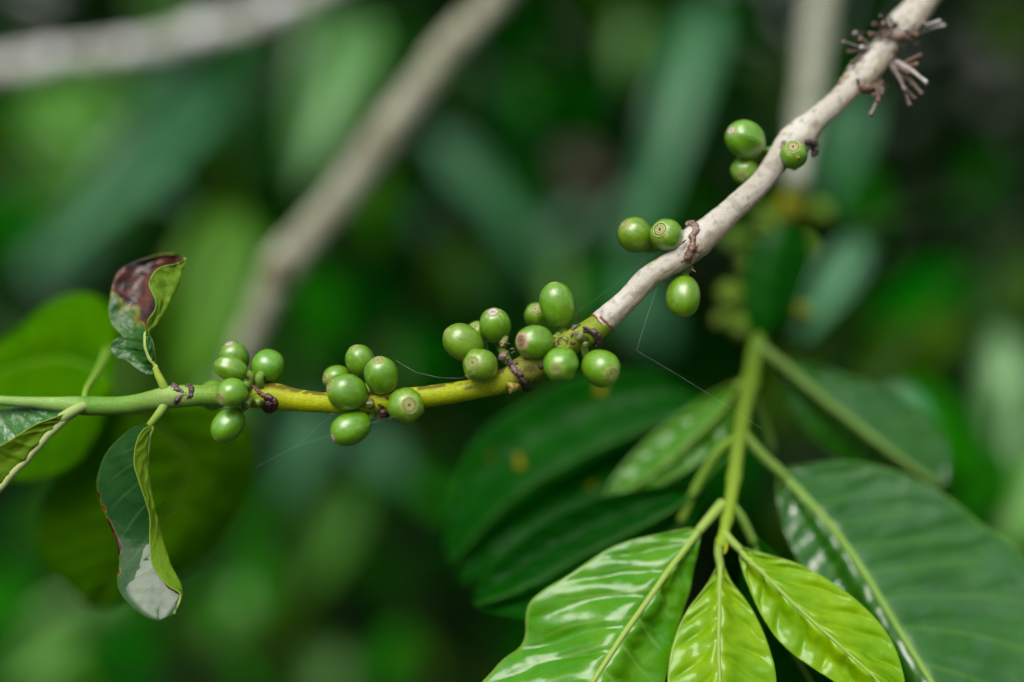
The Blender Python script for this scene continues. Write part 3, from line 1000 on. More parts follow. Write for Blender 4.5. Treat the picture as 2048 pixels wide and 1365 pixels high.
# lower right corner leaf
sleaf([((1800, 1270, .425), (1806, 1272, .425), (1814, 1275, .425)),
       ((1790, 1330, .425), (1822, 1325, .424), (1852, 1310, .426)),
       ((1795, 1400, .424), (1840, 1390, .423), (1880, 1380, .425)),
       ((1840, 1480, .423), (1860, 1480, .422), (1890, 1480, .423))],
      [TOP_GREEN, UNDER], 'small green leaf tip just right of the right young leaf', None, quilt(0.0005, 6, 0.15), 0, rib=(0.0005, 0.0003))
pet(SH, [(1478, 872, .435), (1440, 900, .437), (1400, 960, .440), (1360, 1045, .441)], 0.0015, 0.0012, (0.16, 0.29, 0.03))
pet(SH, [(1500, 770, .452), (1530, 850, .46), (1545, 900, .462)], 0.0011, 0.0008, (0.10, 0.18, 0.03))
pet(SH, [(1448, 1078, .4145), (1452, 1094, .4135), (1449, 1108, .4128)], 0.0009, 0.0003, (0.30, 0.36, 0.01), 'bud')

# ================================================================== FRUITING BRANCH
BR = thing('fruiting_coffee_branch', P(1860, 0, 0.433), 'pale-barked coffee branch crossing the frame, turning yellow-green towards its left end', 'branch')
path = [(-90, 797, .4045, 9), (60, 805, .4040, 11), (165, 812, .4035, 19), (250, 811, .4030, 18.5), (305, 801, .4025, 20), (335, 795, .4022, 22.5), (380, 792, .4020, 22), (430, 791, .4015, 21),
        (505, 792, .4008, 24), (545, 794, .4005, 28), (580, 799, .4002, 24), (640, 805, .4000, 21), (740, 806, .3998, 22), (850, 794, .3992, 22), (940, 780, .3988, 20.5), (1005, 764, .3985, 24),
        (1045, 744, .3983, 30), (1085, 722, .3984, 30), (1130, 693, .3988, 25), (1180, 664, .3995, 25.5), (1206, 646, .4000, 23.5), (1222, 634, .4003, 18), (1240, 620, .4006, 12)]


def ramp(x, stops):
    for (a, ca), (b, cb) in zip(stops, stops[1:]):
        if x <= b:
            t_ = min(1, max(0, (x - a) / (b - a)))
            return np.array(ca) * (1 - t_) + np.array(cb) * t_
    return np.array(stops[-1][1])


def px_of(p):
    q = np.array(p) - CAM
    d = q @ FW
    return 1024 + (q @ RT) / (K * d), 682.5 - (q @ UP) / (K * d)


STOPS = [(-100, (0.22, 0.35, 0.09)), (150, (0.17, 0.29, 0.065)), (170, (0.085, 0.20, 0.025)), (230, (0.11, 0.23, 0.030)), (300, (0.15, 0.26, 0.045)), (335, (0.21, 0.32, 0.08)), (365, (0.18, 0.29, 0.06)), (400, (0.13, 0.24, 0.03)),
         (480, (0.12, 0.22, 0.02)), (520, (0.22, 0.27, 0.008)), (600, (0.31, 0.335, 0.004)), (700, (0.27, 0.31, 0.004)), (860, (0.26, 0.305, 0.004)), (1000, (0.24, 0.29, 0.008)), (1030, (0.17, 0.18, 0.02)), (1090, (0.16, 0.18, 0.02)), (1150, (0.16, 0.21, 0.015)), (1250, (0.15, 0.22, 0.012))]


def stem_col(s, d, p):
    x, y = px_of(p)
    c = ramp(x, STOPS)
    up = d @ UP
    n = mnoise.noise(Vector(p) * 420)
    n2 = mnoise.noise(Vector((p[0] * 150, p[1] * 600, p[2] * 600)))
    c = c * (1 + 0.18 * n2)
    if 500 < x < 1015 and up > 0.62 and n > -0.2:             # corky brown flecks along the top
        c = c * 0.25 + np.array((0.055, 0.022, 0.012)) * 0.75
    elif 480 < x < 1015 and up > 0.5 and n2 > 0.1:
        c = c * 0.6 + np.array((0.14, 0.09, 0.01)) * 0.4
    if 1000 < x < 1095 and n > 0.18:
        c = c * 0.4 + np.array((0.06, 0.03, 0.02)) * 0.6
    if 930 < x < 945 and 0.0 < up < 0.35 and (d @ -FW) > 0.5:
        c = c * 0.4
    return tuple(np.clip(c, 0.004, 1))


def stem_bump(s, th, p):
    return 1 + 0.035 * mnoise.noise(Vector(p) * 260) + 0.02 * math.sin(2 * th)


mbpts = catmull(np.array([list(P(x, y, d)) + [r * K * d] for x, y, d, r in path]), 420)
mb = MB()
tube_into(mb, mbpts[:, :3], mbpts[:, 3], 36, stem_col, stem_bump)
mb.build('green_stem', M_STEM, BR)

bpath = [(1196, 650, 0.3998, 23.5), (1214, 637, 0.4002, 24.0), (1250, 604, 0.4006, 22.1), (1294, 558, 0.4011, 22.1), (1330, 534, 0.4017, 22.0), (1358, 516, 0.4022, 24.6), (1392, 484, 0.4032, 32.5), (1425, 456, 0.4042, 27.3), (1470, 415, 0.4058, 23.8), (1516, 372, 0.4077, 22.9),
         (1550, 330, 0.4094, 22.9), (1578, 295, 0.4109, 31.3), (1600, 272, 0.4120, 32.3), (1628, 244, 0.4137, 23.8), (1674, 205, 0.4161, 22.0), (1700, 178, 0.4178, 23.8), (1726, 148, 0.4197, 30.6), (1752, 118, 0.4214, 27.7), (1778, 86, 0.4229, 25.5), (1806, 52, 0.4244, 31.3), (1833, 20, 0.4259, 28.2), (1865, -20, 0.4274, 26.4), (1920, -90, 0.4300, 26.4)]


def bark_col(s, d, p):
    x, y = px_of(p)
    n = mnoise.noise(Vector(p) * 90) * 0.5 + 0.5
    n2 = mnoise.noise(Vector(p) * 330) * 0.5 + 0.5
    n3 = mnoise.noise(Vector((p[0] * 700, p[1] * 200, p[2] * 700)) + Vector((5, 5, 5)))
    c = np.array((0.44, 0.40, 0.32)) * (1 - n) + np.array((0.66, 0.63, 0.56)) * n
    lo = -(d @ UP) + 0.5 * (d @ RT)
    if lo > 0.1 and n > 0.45 - 0.25 * lo: c = c * 0.5 + np.array((0.38, 0.28, 0.14)) * 0.5  # tan stain of the lower right side, partly shade put into the colour
    if n3 > 0.34: c = c * 0.80
    st = mnoise.noise(Vector(((d @ UP) * 9, (d @ RT) * 9 + (d @ FW) * 5, s * 34))) + 0.4 * n3
    if st > 0.34: c = c * 0.87
    if st > 0.48: c = c * 0.75 + np.array((0.20, 0.14, 0.09)) * 0.2
    if n2 > 0.70: c = c * 0.68 + np.array((0.22, 0.15, 0.09)) * 0.25
    if s < 0.004 + 0.004 * n2: c = np.array((0.25, 0.11, 0.05))
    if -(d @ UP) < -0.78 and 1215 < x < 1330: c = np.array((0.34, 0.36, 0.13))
    if 1565 < x < 1640 and n2 > 0.62: c = c * 0.6 + np.array((0.26, 0.18, 0.12)) * 0.4
    if 1690 < x < 1830:
        if n2 > 0.66: c = c * 0.6 + np.array((0.20, 0.13, 0.09)) * 0.4
    if 1800 < x < 1850 and n > 0.6: c = c * 0.7 + np.array((0.55, 0.33, 0.14)) * 0.3
    return tuple(np.clip(c, 0.01, 0.85))


def bark_bump(s, th, p):
    return 1 + 0.07 * mnoise.noise(Vector(p) * 150) + 0.035 * mnoise.noise(Vector(p) * 600) + 0.02 * mnoise.noise(Vector(p) * 1500)


q = catmull(np.array([list(P(x, y, d)) + [r * K * d] for x, y, d, r in bpath]), 360)
BARKPTS = q
mb = MB()
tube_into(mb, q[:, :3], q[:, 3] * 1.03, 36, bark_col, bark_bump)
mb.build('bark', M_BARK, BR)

tube('bark', [P(1905, -72, bpath[-1][2]), P(2080, -240, 0.445), P(2350, -480, 0.50), P(2700, -760, 0.60)], [27 * K * 0.43, 0.0043, 0.0052, 0.0065], M_BARK, BR, 20, 40,
     color=lichen((0.44, 0.40, 0.32), (0.62, 0.58, 0.50), (0.24, 0.18, 0.12)))
ALLPTS = np.concatenate([mbpts, q])


def on_branch(px, py, lift=0.0, ang=None):
    """point on the near surface of the branch seen at a pixel, with the branch frame there"""
    best = None
    for p in ALLPTS:
        x, y = px_of(p[:3])
        e = (x - px) ** 2 + (y - py) ** 2
        if best is None or e < best[0]: best = (e, p)
    p = best[1]
    d0 = (p[:3] - CAM) @ FW
    off = math.sqrt(best[0]) * K * d0
    dz = math.sqrt(max(0, p[3] ** 2 - off ** 2))
    return P(px, py, d0 - dz - lift)


def strip(name, pix, w, mat, col, parent, lift=0.0002, seg=8, flat=0.55, var=0.3):
    """a raised ridge of corky tissue lying along the branch surface"""
    pts = catmull([on_branch(x, y, lift - 0.00055) for x, y in pix], max(16, 7 * len(pix)))
    n = len(pts)
    ww = np.interp(np.linspace(0, 1, n), np.linspace(0, 1, len(w)), w)
    mb = MB()
    tube_into(mb, pts, ww, seg, lambda s, d, p: tuple(np.array(col) * (1 + var * mnoise.noise(Vector(p) * 900))),
              lambda s, th, p: 1 + 0.40 * mnoise.noise(Vector(p) * 900) + 0.30 * mnoise.noise(Vector(p) * 2600))
    return mb.build(name, mat, parent)


DARK = (0.055, 0.030, 0.030)
PURP = (0.11, 0.070, 0.075)
mm = 0.001
# Y-shaped scar near the left node
strip('leaf_scar', [(346, 771), (354, 779), (363, 784), (373, 787)], [0.9 * mm, 1.0 * mm, 0.6 * mm, 0.5 * mm], M_SCAR, PURP, BR)
strip('leaf_scar', [(349, 806), (356, 798), (364, 792), (374, 790)], [0.7 * mm, 1.1 * mm, 0.6 * mm, 0.5 * mm], M_SCAR, (0.09, 0.045, 0.045), BR)
strip('leaf_scar', [(371, 773), (379, 773), (384, 781), (382, 792), (374, 797)], [0.6 * mm, 0.8 * mm, 0.9 * mm, 0.8 * mm, 0.5 * mm], M_SCAR, DARK, BR)
# fruit-stalk scar of the first cluster
strip('leaf_scar', [(497, 769), (507, 775), (517, 784), (527, 792), (538, 799)], [0.3 * mm, 0.5 * mm, 0.7 * mm, 0.8 * mm, 0.9 * mm], M_SCAR, (0.10, 0.03, 0.015), BR)
strip('leaf_scar', [(530, 797), (540, 796), (549, 801), (550, 811), (543, 820), (534, 819), (529, 808)], [1.1 * mm, 1.2 * mm, 1.1 * mm, 1.0 * mm, 1.0 * mm, 1.1 * mm, 1.1 * mm], M_SCAR, (0.045, 0.014, 0.012), BR)
strip('leaf_scar', [(533, 802), (538, 808), (541, 814)], [1.2 * mm, 1.5 * mm, 1.1 * mm], M_SCAR, (0.022, 0.008, 0.008), BR, 0.0003)
# scar ring of the middle node
strip('leaf_scar', [(1017, 722), (1024, 732), (1032, 742), (1040, 752), (1046, 762)], [0.7 * mm, 1.1 * mm, 1.2 * mm, 1.2 * mm, 0.9 * mm], M_SCAR, PURP, BR)
strip('leaf_scar', [(1046, 760), (1052, 768), (1056, 776), (1048, 783)], [1.0 * mm, 1.2 * mm, 1.1 * mm, 0.8 * mm], M_SCAR, (0.02, 0.012, 0.012), BR)
strip('leaf_scar', [(1075, 728), (1082, 733), (1085, 738)], [0.5 * mm, 0.8 * mm, 0.5 * mm], M_SCAR, (0.05, 0.02, 0.012), BR)
# curled bract of the right cluster
strip('bract', [(1166, 662), (1178, 662), (1189, 667), (1197, 676), (1198, 687), (1190, 694)], [0.5 * mm, 0.8 * mm, 1.0 * mm, 1.1 * mm, 1.0 * mm, 0.6 * mm], M_SCAR, (0.06, 0.035, 0.035), BR, 0.0007)
strip('bract', [(1144, 660), (1152, 655), (1162, 650)], [0.8 * mm, 0.9 * mm, 0.4 * mm], M_SCAR, (0.07, 0.045, 0.03), BR, 0.0004)
# red-brown lip where the bark begins
strip('bark_edge', [(1200, 634), (1206, 640), (1214, 648), (1222, 655), (1228, 660)], [0.5 * mm, 0.7 * mm, 0.6 * mm, 0.6 * mm, 0.5 * mm], M_SCAR, (0.20, 0.07, 0.035), BR)
strip('bark_edge', [(1317, 545), (1323, 549), (1328, 560), (1333, 566)], [0.3 * mm, 0.35 * mm, 0.35 * mm, 0.3 * mm], M_SCAR, (0.16, 0.12, 0.05), BR)
strip('bark_edge', [(1346, 513), (1353, 520), (1358, 530), (1366, 530)], [0.3 * mm, 0.35 * mm, 0.35 * mm, 0.25 * mm], M_SCAR, (0.20, 0.14, 0.07), BR)
# dry bracts of the fruit pair on the bark
strip('bract', [(1372, 452), (1381, 447), (1390, 452), (1392, 462), (1386, 472)], [0.6 * mm, 0.9 * mm, 1.1 * mm, 1.1 * mm, 0.9 * mm], M_SCAR, (0.20, 0.13, 0.11), BR, 0.0006)
strip('bract', [(1384, 470), (1386, 486), (1382, 500), (1376, 516), (1380, 526)], [0.9 * mm, 1.0 * mm, 1.2 * mm, 1.2 * mm, 0.5 * mm], M_SCAR, (0.17, 0.09, 0.06), BR, 0.0006)
strip('bract', [(1390, 488), (1398, 502), (1394, 516)], [0.8 * mm, 1.0 * mm, 0.5 * mm], M_SCAR, (0.30, 0.22, 0.15), BR, 0.0003)
# dark bract at the single fruit
strip('bract', [(1606, 284), (1616, 284), (1626, 290), (1629, 301), (1624, 312)], [0.7 * mm, 1.2 * mm, 1.3 * mm, 1.2 * mm, 0.7 * mm], M_SCAR, (0.07, 0.045, 0.045), BR, 0.0006)
strip('bract', [(1570, 283), (1566, 290), (1564, 299)], [0.7 * mm, 1.0 * mm, 0.6 * mm], M_SCAR, (0.20, 0.14, 0.11), BR, 0.0002)


def stub(a, b, r, col, endcol):
    """a cut-looking fruit stalk with a hollow end"""
    pa, pb_ = P(*a), P(*b)
    ax = unit(pb_ - pa)
    pts = [pa, pa * 0.6 + pb_ * 0.4, pa * 0.15 + pb_ * 0.85, pb_, pb_ - ax * r * 0.15, pb_ - ax * r * 0.9]
    mb = MB()
    tube_into(mb, pts, [r * 0.75, r * 0.8, r * 1.0, r * 1.02, r * 0.72, r * 0.45], 16,
              lambda s, d, p: col if s < 0.7 else endcol, lambda s, th, p: 1 + 0.08 * math.sin(3 * th))
    return mb.build('fruit_stub', M_SCAR, BR)


stub((1038, 772, .3965), (1017, 776, .3945), 0.0016, (0.34, 0.27, 0.05), (0.06, 0.02, 0.012))
stub((1172, 680, .396), (1155, 670, .3925), 0.0014, (0.17, 0.19, 0.04), (0.05, 0.03, 0.028))
stub((1165, 684, .396), (1172, 690, .3935), 0.0008, (0.20, 0.22, 0.05), (0.10, 0.07, 0.03))
stub((1012, 706, .3975), (1004, 716, .3945), 0.0011, (0.20, 0.15, 0.08), (0.08, 0.04, 0.03))
stub((1012, 676, .400), (1006, 690, .397), 0.0011, (0.15, 0.16, 0.04), (0.08, 0.05, 0.03))
stub((1118, 668, .400), (1112, 680, .398), 0.0012, (0.12, 0.22, 0.03), (0.10, 0.12, 0.03))
stub((1140, 676, .398), (1128, 682, .3955), 0.0011, (0.16, 0.24, 0.03), (0.12, 0.14, 0.03))
stub((500, 800, .397), (490, 812, .3945), 0.0014, (0.13, 0.22, 0.04), (0.16, 0.20, 0.06))
stub((512, 800, .396), (520, 806, .394), 0.0010, (0.13, 0.22, 0.03), (0.16, 0.22, 0.05))
stub((745, 800, .398), (738, 812, .395), 0.0012, (0.15, 0.18, 0.05), (0.05, 0.03, 0.02))
stub((764, 822, .398), (770, 830, .396), 0.0016, (0.05, 0.02, 0.012), (0.03, 0.015, 0.01))

# dry scraps of bracts and flowers wedged between the fruit
rs = random.Random(3)
for cx_, cy_, sx, sy, n_ in ((756, 808, 16, 14, 7), (1016, 700, 14, 18, 7), (1150, 672, 18, 16, 9), (512, 790, 14, 16, 6), (1384, 490, 8, 26, 6), (1618, 298, 9, 12, 5), (1048, 762, 10, 16, 5), (1765, 78, 26, 22, 12), (1795, 140, 16, 22, 12), (1712, 172, 16, 10, 6)):
    for _ in range(n_):
        x_, y_ = rs.gauss(cx_, sx), rs.gauss(cy_, sy)
        q_ = on_branch(x_, y_, rs.uniform(0.0002, 0.0016))
        dv_ = unit(np.array([rs.gauss(0, 1) for _k in range(3)]))
        ln = rs.uniform(0.0012, 0.0030)
        pts = catmull([q_ - dv_ * ln / 2, q_ + np.array([rs.gauss(0, 0.0004) for _k in range(3)]), q_ + dv_ * ln / 2], 9)
        cc = rs.choice([(0.05, 0.028, 0.02), (0.10, 0.06, 0.035), (0.20, 0.15, 0.10), (0.03, 0.016, 0.012)])
        r_ = rs.uniform(0.00025, 0.0006)
        mb = MB()
        tube_into(mb, pts, [r_ * k_ for k_ in (0.3, 0.8, 1.1, 1.2, 1.0, 1.15, 0.9, 0.6, 0.2)], 7, lambda s, d, p: tuple(np.array(cc) * (1 + 0.5 * mnoise.noise(Vector(p) * 1500))),
                  lambda s, th, p: (1 + 0.5 * mnoise.noise(Vector(p) * 1600)) * (0.45 + 0.55 * abs(math.cos(th))))
        mb.build('dry_scrap', M_SCAR, BR)

# withered flower-stalk clusters on the upper bark
CL = [((1745, 108), [(1690, 85), (1712, 68), (1706, 124), (1725, 95), (1700, 104), (1722, 80)], 0.4214),
      ((1790, 62), [(1762, 34), (1750, 50), (1742, 68), (1768, 48), (1775, 72), (1782, 40)], 0.4229),
      ((1818, 66), [(1820, 80), (1808, 60), (1832, 70), (1884, 52), (1876, 44), (1815, 76), (1846, 48)], 0.4218),
      ((1792, 135), [(1838, 112), (1816, 146), (1850, 163), (1842, 186), (1818, 208), (1822, 168), (1808, 178), (1828, 196), (1830, 130)], 0.4191),
      ((1755, 180), [(1742, 228), (1740, 178), (1764, 188), (1748, 190), (1757, 200)], 0.4169)]
for (bx, by), ends, d in CL:
    for i, (ex, ey) in enumerate(ends):
        a = P(bx + random.uniform(-9, 9), by + random.uniform(-9, 9), d + 0.001)
        b = P(ex, ey, d - random.uniform(0.002, 0.007))
        m_ = (a + b) / 2 + np.array([random.uniform(-1, 1) * 0.0006 for _ in range(3)])
        cc = random.choice([(0.17, 0.14, 0.12), (0.10, 0.07, 0.055), (0.33, 0.30, 0.28), (0.06, 0.04, 0.03), (0.15, 0.09, 0.06)])
        r_ = random.uniform(0.00045, 0.0008)
        pts = catmull([a, m_, b, b + unit(b - a) * 0.0009], 12)
        mb = MB()
        tube_into(mb, pts, [r_ * s for s in (1.6, 1.4, 1.15, 0.95, 0.8, 0.75, 0.75, 0.8, 0.95, 1.05, 0.8, 0.35)], 9, lambda s, dd, p: tuple(np.array(cc) * (0.8 + 0.5 * s)),
                  lambda s, th, p: 1 + 0.45 * mnoise.noise(Vector(p) * 1100))
        mb.build('withered_stalk', M_DRY, BR)
strip('bract', [(1716, 170), (1730, 178), (1748, 176), (1762, 164)], [1.2 * mm, 1.6 * mm, 1.6 * mm, 1.0 * mm], M_DRY, (0.24, 0.15, 0.11), BR, 0.0004)
strip('bract', [(1680, 172), (1690, 160), (1700, 152)], [0.8 * mm, 1.2 * mm, 0.8 * mm], M_DRY, (0.26, 0.19, 0.12), BR, 0.0)
strip('bract', [(1765, 66), (1785, 74), (1804, 76), (1822, 66)], [1.2 * mm, 1.5 * mm, 1.5 * mm, 1.2 * mm], M_DRY, (0.18, 0.12, 0.09), BR, 0.0004)
strip('bract', [(1788, 160), (1796, 156), (1800, 148)], [0.9 * mm, 1.1 * mm, 0.8 * mm], M_STEM, (0.20, 0.22, 0.03), BR, 0.0004)

# ---- leaves of the fruiting branch
def zz(ox, oy, s):
    return lambda x, y, d: P(ox + x / s, oy + y / s, d)


# hanging curled leaf
Z = zz(120, 760, 2.73)
rows = [((492, 240, .4010), (496, 238, .4005), (492, 246, .4000)),
        ((440, 248, .4030), (500, 262, .4005), (458, 266, .3985)),
        ((380, 272, .4045), (482, 320, .4005), (424, 312, .3975)),
        ((300, 342, .4055), (473, 400, .4005), (407, 372, .3968)),
        ((237, 430, .4060), (470, 475, .4005), (403, 470, .3965)),
        ((201, 560, .4060), (482, 560, .4005), (430, 560, .3965)),
        ((216, 660, .4055), (501, 670, .4002), (464, 660, .3968)),
        ((266, 790, .4038), (526, 765, .4006), (487, 750, .3972)),
        ((312, 900, .4016), (556, 880, .4008), (486, 860, .3968)),
        ((322, 1010, .3988), (592, 1000, .3981), (498, 995, .3945)),
        ((311, 1090, .3968), (628, 1065, .3964), (545, 1080, .3926)),
        ((332, 1170, .3948), (650, 1115, .3951), (605, 1140, .3915)),
        ((400, 1248, .3928), (657, 1170, .3937), (648, 1168, .3908)),
        ((480, 1300, .3915), (648, 1225, .3923), (653, 1200, .3900)),
        ((545, 1318, .3910), (626, 1278, .3910), (636, 1245, .3894))]
ctrl = []
for i, (a, b, c_) in enumerate(rows):
    a, b, c_ = np.array(a), np.array(b), np.array(c_)
    m1 = a * 0.45 + b * 0.55
    m1[2] = a[2] * 0.45 + b[2] * 0.55 + 0.0002
    m1b = a * 0.15 + b * 0.85
    m2 = (b + c_) / 2 + np.array((0.12 * abs(b[0] - c_[0]), 0, 0))
    m2[2] = (b[2] + c_[2]) / 2
    ctrl.append([Z(*a), Z(*m1), Z(*b), Z(*m2), Z(*c_)])
mb = MB()
g, nn = grid_leaf(mb, ctrl, 130, 49, lambda u, v: quilt(0.00022, 11, 0.16, 0.0, 1.0)(u, v) * np.clip((0.66 - v) * 8, 0.12, 1), 0.0003, probe=(0.4, 0.2), wave=0.0003)
lf = mb.build('leaf', [TOP_CURL, UNDER], BR)
lf['label'] = 'curled leaf hanging below the left node, wet and glossy at its drooping tip'
GCURL, NCURL = g, nn
midrib_part(lf, g, nn, (0.33, 0.42, 0.12), 0.0007, 0.0003, -1)
pet(lf, [(338, 796, .4022), (322, 822, .4000), (310, 838, .4000), (300, 850, .4006)], 0.0014, 0.0010, (0.22, 0.33, 0.05), col0=(0.17, 0.28, 0.06))

# leaf with the dead brown end, curling upwards
Z = zz(0, 480, 3.41)
rows = [((1058, 885, .4015), (1060, 878, .4010), (1064, 872, .4010)),
        ((1015, 916, .4020), (1046, 858, .4008), (1054, 852, .4005)),
        ((930, 880, .4030), (1028, 822, .4005), (1057, 800, .4000)),
        ((860, 822, .4038), (1010, 770, .4004), (1057, 750, .3998)),
        ((785, 796, .4042), (998, 720, .4003), (1040, 690, .3997)),
        ((746, 735, .4046), (993, 670, .4003), (1018, 650, .3996)),
        ((785, 678, .4050), (994, 640, .4004), (1002, 606, .3995)),
        ((832, 648, .4058), (1010, 628, .4008), (1001, 570, .3993)),
        ((765, 575, .4072), (1050, 585, .4016), (1018, 530, .3992)),
        ((738, 480, .4086), (1100, 505, .4026), (1058, 480, .3994)),
        ((752, 385, .4102), (1150, 420, .4036), (1055, 410, .3998)),
        ((768, 300, .4120), (1195, 330, .4048), (1016, 310, .4004)),
        ((815, 208, .4136), (1238, 235, .4060), (1036, 236, .4012)),
        ((920, 150, .4150), (1255, 185, .4072), (1095, 184, .4022)),
        ((1070, 106, .4160), (1263, 155, .4084), (1190, 160, .4040)),
        ((1190, 93, .4165), (1262, 128, .4100), (1255, 148, .4070))]
ctrl = []
for i, (a, b, c_) in enumerate(rows):
    a, b, c_ = np.array(a), np.array(b), np.array(c_)
    m1 = (a + b) / 2
    m1[2] = max(a[2], b[2]) + (0.0005 if i < 7 else 0.0012)
    m2 = (b + c_) / 2 + np.array((0.1 * abs(b[0] - c_[0]), 0, 0))
    ctrl.append([Z(*a), Z(*m1), Z(*b), Z(*m2), Z(*c_)])
mb = MB()
g, nn = grid_leaf(mb, ctrl, 130, 49, quilt(0.0004, 10, 0.16, 0.0), 0.0003, probe=(0.3, 0.2), wave=0.0008)
lf2 = mb.build('leaf', [TOP_DEAD, UNDER], BR)
lf2['label'] = 'upright twisted leaf with a shiny dead brown end above the left node'
midrib_part(lf2, g, nn, (0.33, 0.42, 0.10), 0.0006, 0.0003, -1)
pet(lf2, [(338, 796, .4022), (325, 768, .4010), (316, 750, .4009), (310, 735, .4010)], 0.0014, 0.0008, (0.26, 0.35, 0.04), col0=(0.18, 0.29, 0.06))

# lower left leaf, cut by the frame
Z = zz(0, 780, 2.276)
rows = [((330, 92, .4020), (338, 98, .4010), (330, 96, .4000)),
        ((235, 90, .4040), (280, 136, .4000), (245, 122, .3975)),
        ((130, 79, .4060), (200, 212, .3990), (140, 170, .3955)),
        ((30, 80, .4075), (105, 318, .3980), (50, 224, .3940)),
        ((-70, 92, .4085), (5, 432, .3970), (-45, 280, .3930)),
        ((-170, 130, .4085), (-100, 540, .3960), (-150, 350, .3925)),
        ((-280, 260, .4060), (-220, 620, .3955), (-260, 450, .3925))]
ctrl = []
for i, (a, b, c_) in enumerate(rows):
    a, b, c_ = np.array(a), np.array(b), np.array(c_)
    m1 = (a + b) / 2
    m1[2] = (a[2] + b[2]) / 2 + 0.0012
    m2 = (b + c_) / 2 + np.array((0.05 * abs(b[0] - c_[0]), 0, 0))
    ctrl.append([Z(*a), Z(*m1), Z(*b), Z(*m2), Z(*c_)])
mb = MB()
g, nn = grid_leaf(mb, ctrl, 90, 45, quilt(0.0005, 9, 0.16, 0.0), 0.0003, probe=(0.5, 0.12), wave=0.0005)
lf3 = mb.build('leaf', [TOP_DARK, UNDER], BR)
lf3['label'] = 'folded leaf with pale midrib at the left edge of the frame'
midrib_part(lf3, g, nn, (0.38, 0.45, 0.17), 0.0015, 0.0011, -1)
pet(lf3, [(215, 804, .4055), (182, 809, .4032), (162, 815, .4010), (146, 823, .4000), (122, 838, .4000)], 0.0013, 0.0016, (0.27, 0.36, 0.11), col0=(0.10, 0.21, 0.03))

# two large blurred leaves behind the left end
sleaf([((222, 770, .455), (226, 776, .455), (228, 782, .455)),
       ((235, 650, .468), (190, 740, .462), (200, 860, .458)),
       ((185, 590, .474), (120, 720, .466), (150, 930, .458)),
       ((100, 605, .478), (50, 730, .468), (80, 960, .458)),
       ((20, 670, .480), (-40, 760, .470), (-20, 960, .460)),
       ((-80, 740, .480), (-140, 800, .472), (-120, 940, .462)),
       ((-210, 850, .480), (-220, 860, .475), (-215, 880, .470))],
      [TOP_LIT, TOP_LIT], 'large light-shot yellow-green leaf, blurred, behind the left end of the stem', None,
      quilt(0.0009, 8, 0.2), 0.004, rib=(0.0006, 0.0003), ribcol=(0.07, 0.20, 0.002), parent=BR)
sleaf([((240, 800, .462), (230, 800, .462), (220, 800, .462)),
       ((420, 800, .470), (320, 860, .466), (180, 850, .466)),
       ((505, 880, .476), (380, 930, .470), (140, 920, .472)),
       ((500, 980, .480), (350, 1010, .473), (90, 1000, .476)),
       ((455, 1070, .482), (300, 1080, .476), (70, 1080, .480)),
       ((380, 1140, .484), (240, 1150, .478), (100, 1140, .482)),
       ((210, 1215, .484), (190, 1215, .482), (170, 1210, .484))],
      [TOP_OLIVE, TOP_OLIVE], 'large shaded olive leaf, blurred, under the left end of the stem', None,
      quilt(0.0009, 8, 0.2), 0.003, rib=(0.0008, 0.0004), ribcol=(0.06, 0.12, 0.006), parent=BR)
pet(BR, [(168, 800, .4045), (174, 778, .412), (196, 742, .430), (216, 700, .448)], 0.0009, 0.0011, (0.16, 0.29, 0.03))

# ================================================================== COFFEE CHERRIES
G1, G2 = (0.076, 0.214, 0.001), (0.116, 0.256, 0.0015)


def lathe(prof, seg, colf, jitter=None):
    v, uv, c, f = [], [], [], []
    n = len(prof)
    for i, (r, z) in enumerate(prof):
        for j in range(seg):
            th = 2 * math.pi * j / seg
            k = jitter(th, i / (n - 1)) if jitter else 1
            v.append((r * k * math.cos(th), r * k * math.sin(th), z))
            uv.append((j / seg, i / (n - 1)))
            c.append(colf(i / (n - 1), th, r, z))
    for i in range(n - 1):
        for j in range(seg):
            k = (j + 1) % seg
            f.append((i * seg + j, (i + 1) * seg + j, (i + 1) * seg + k, i * seg + k))
    return v, f, uv, c


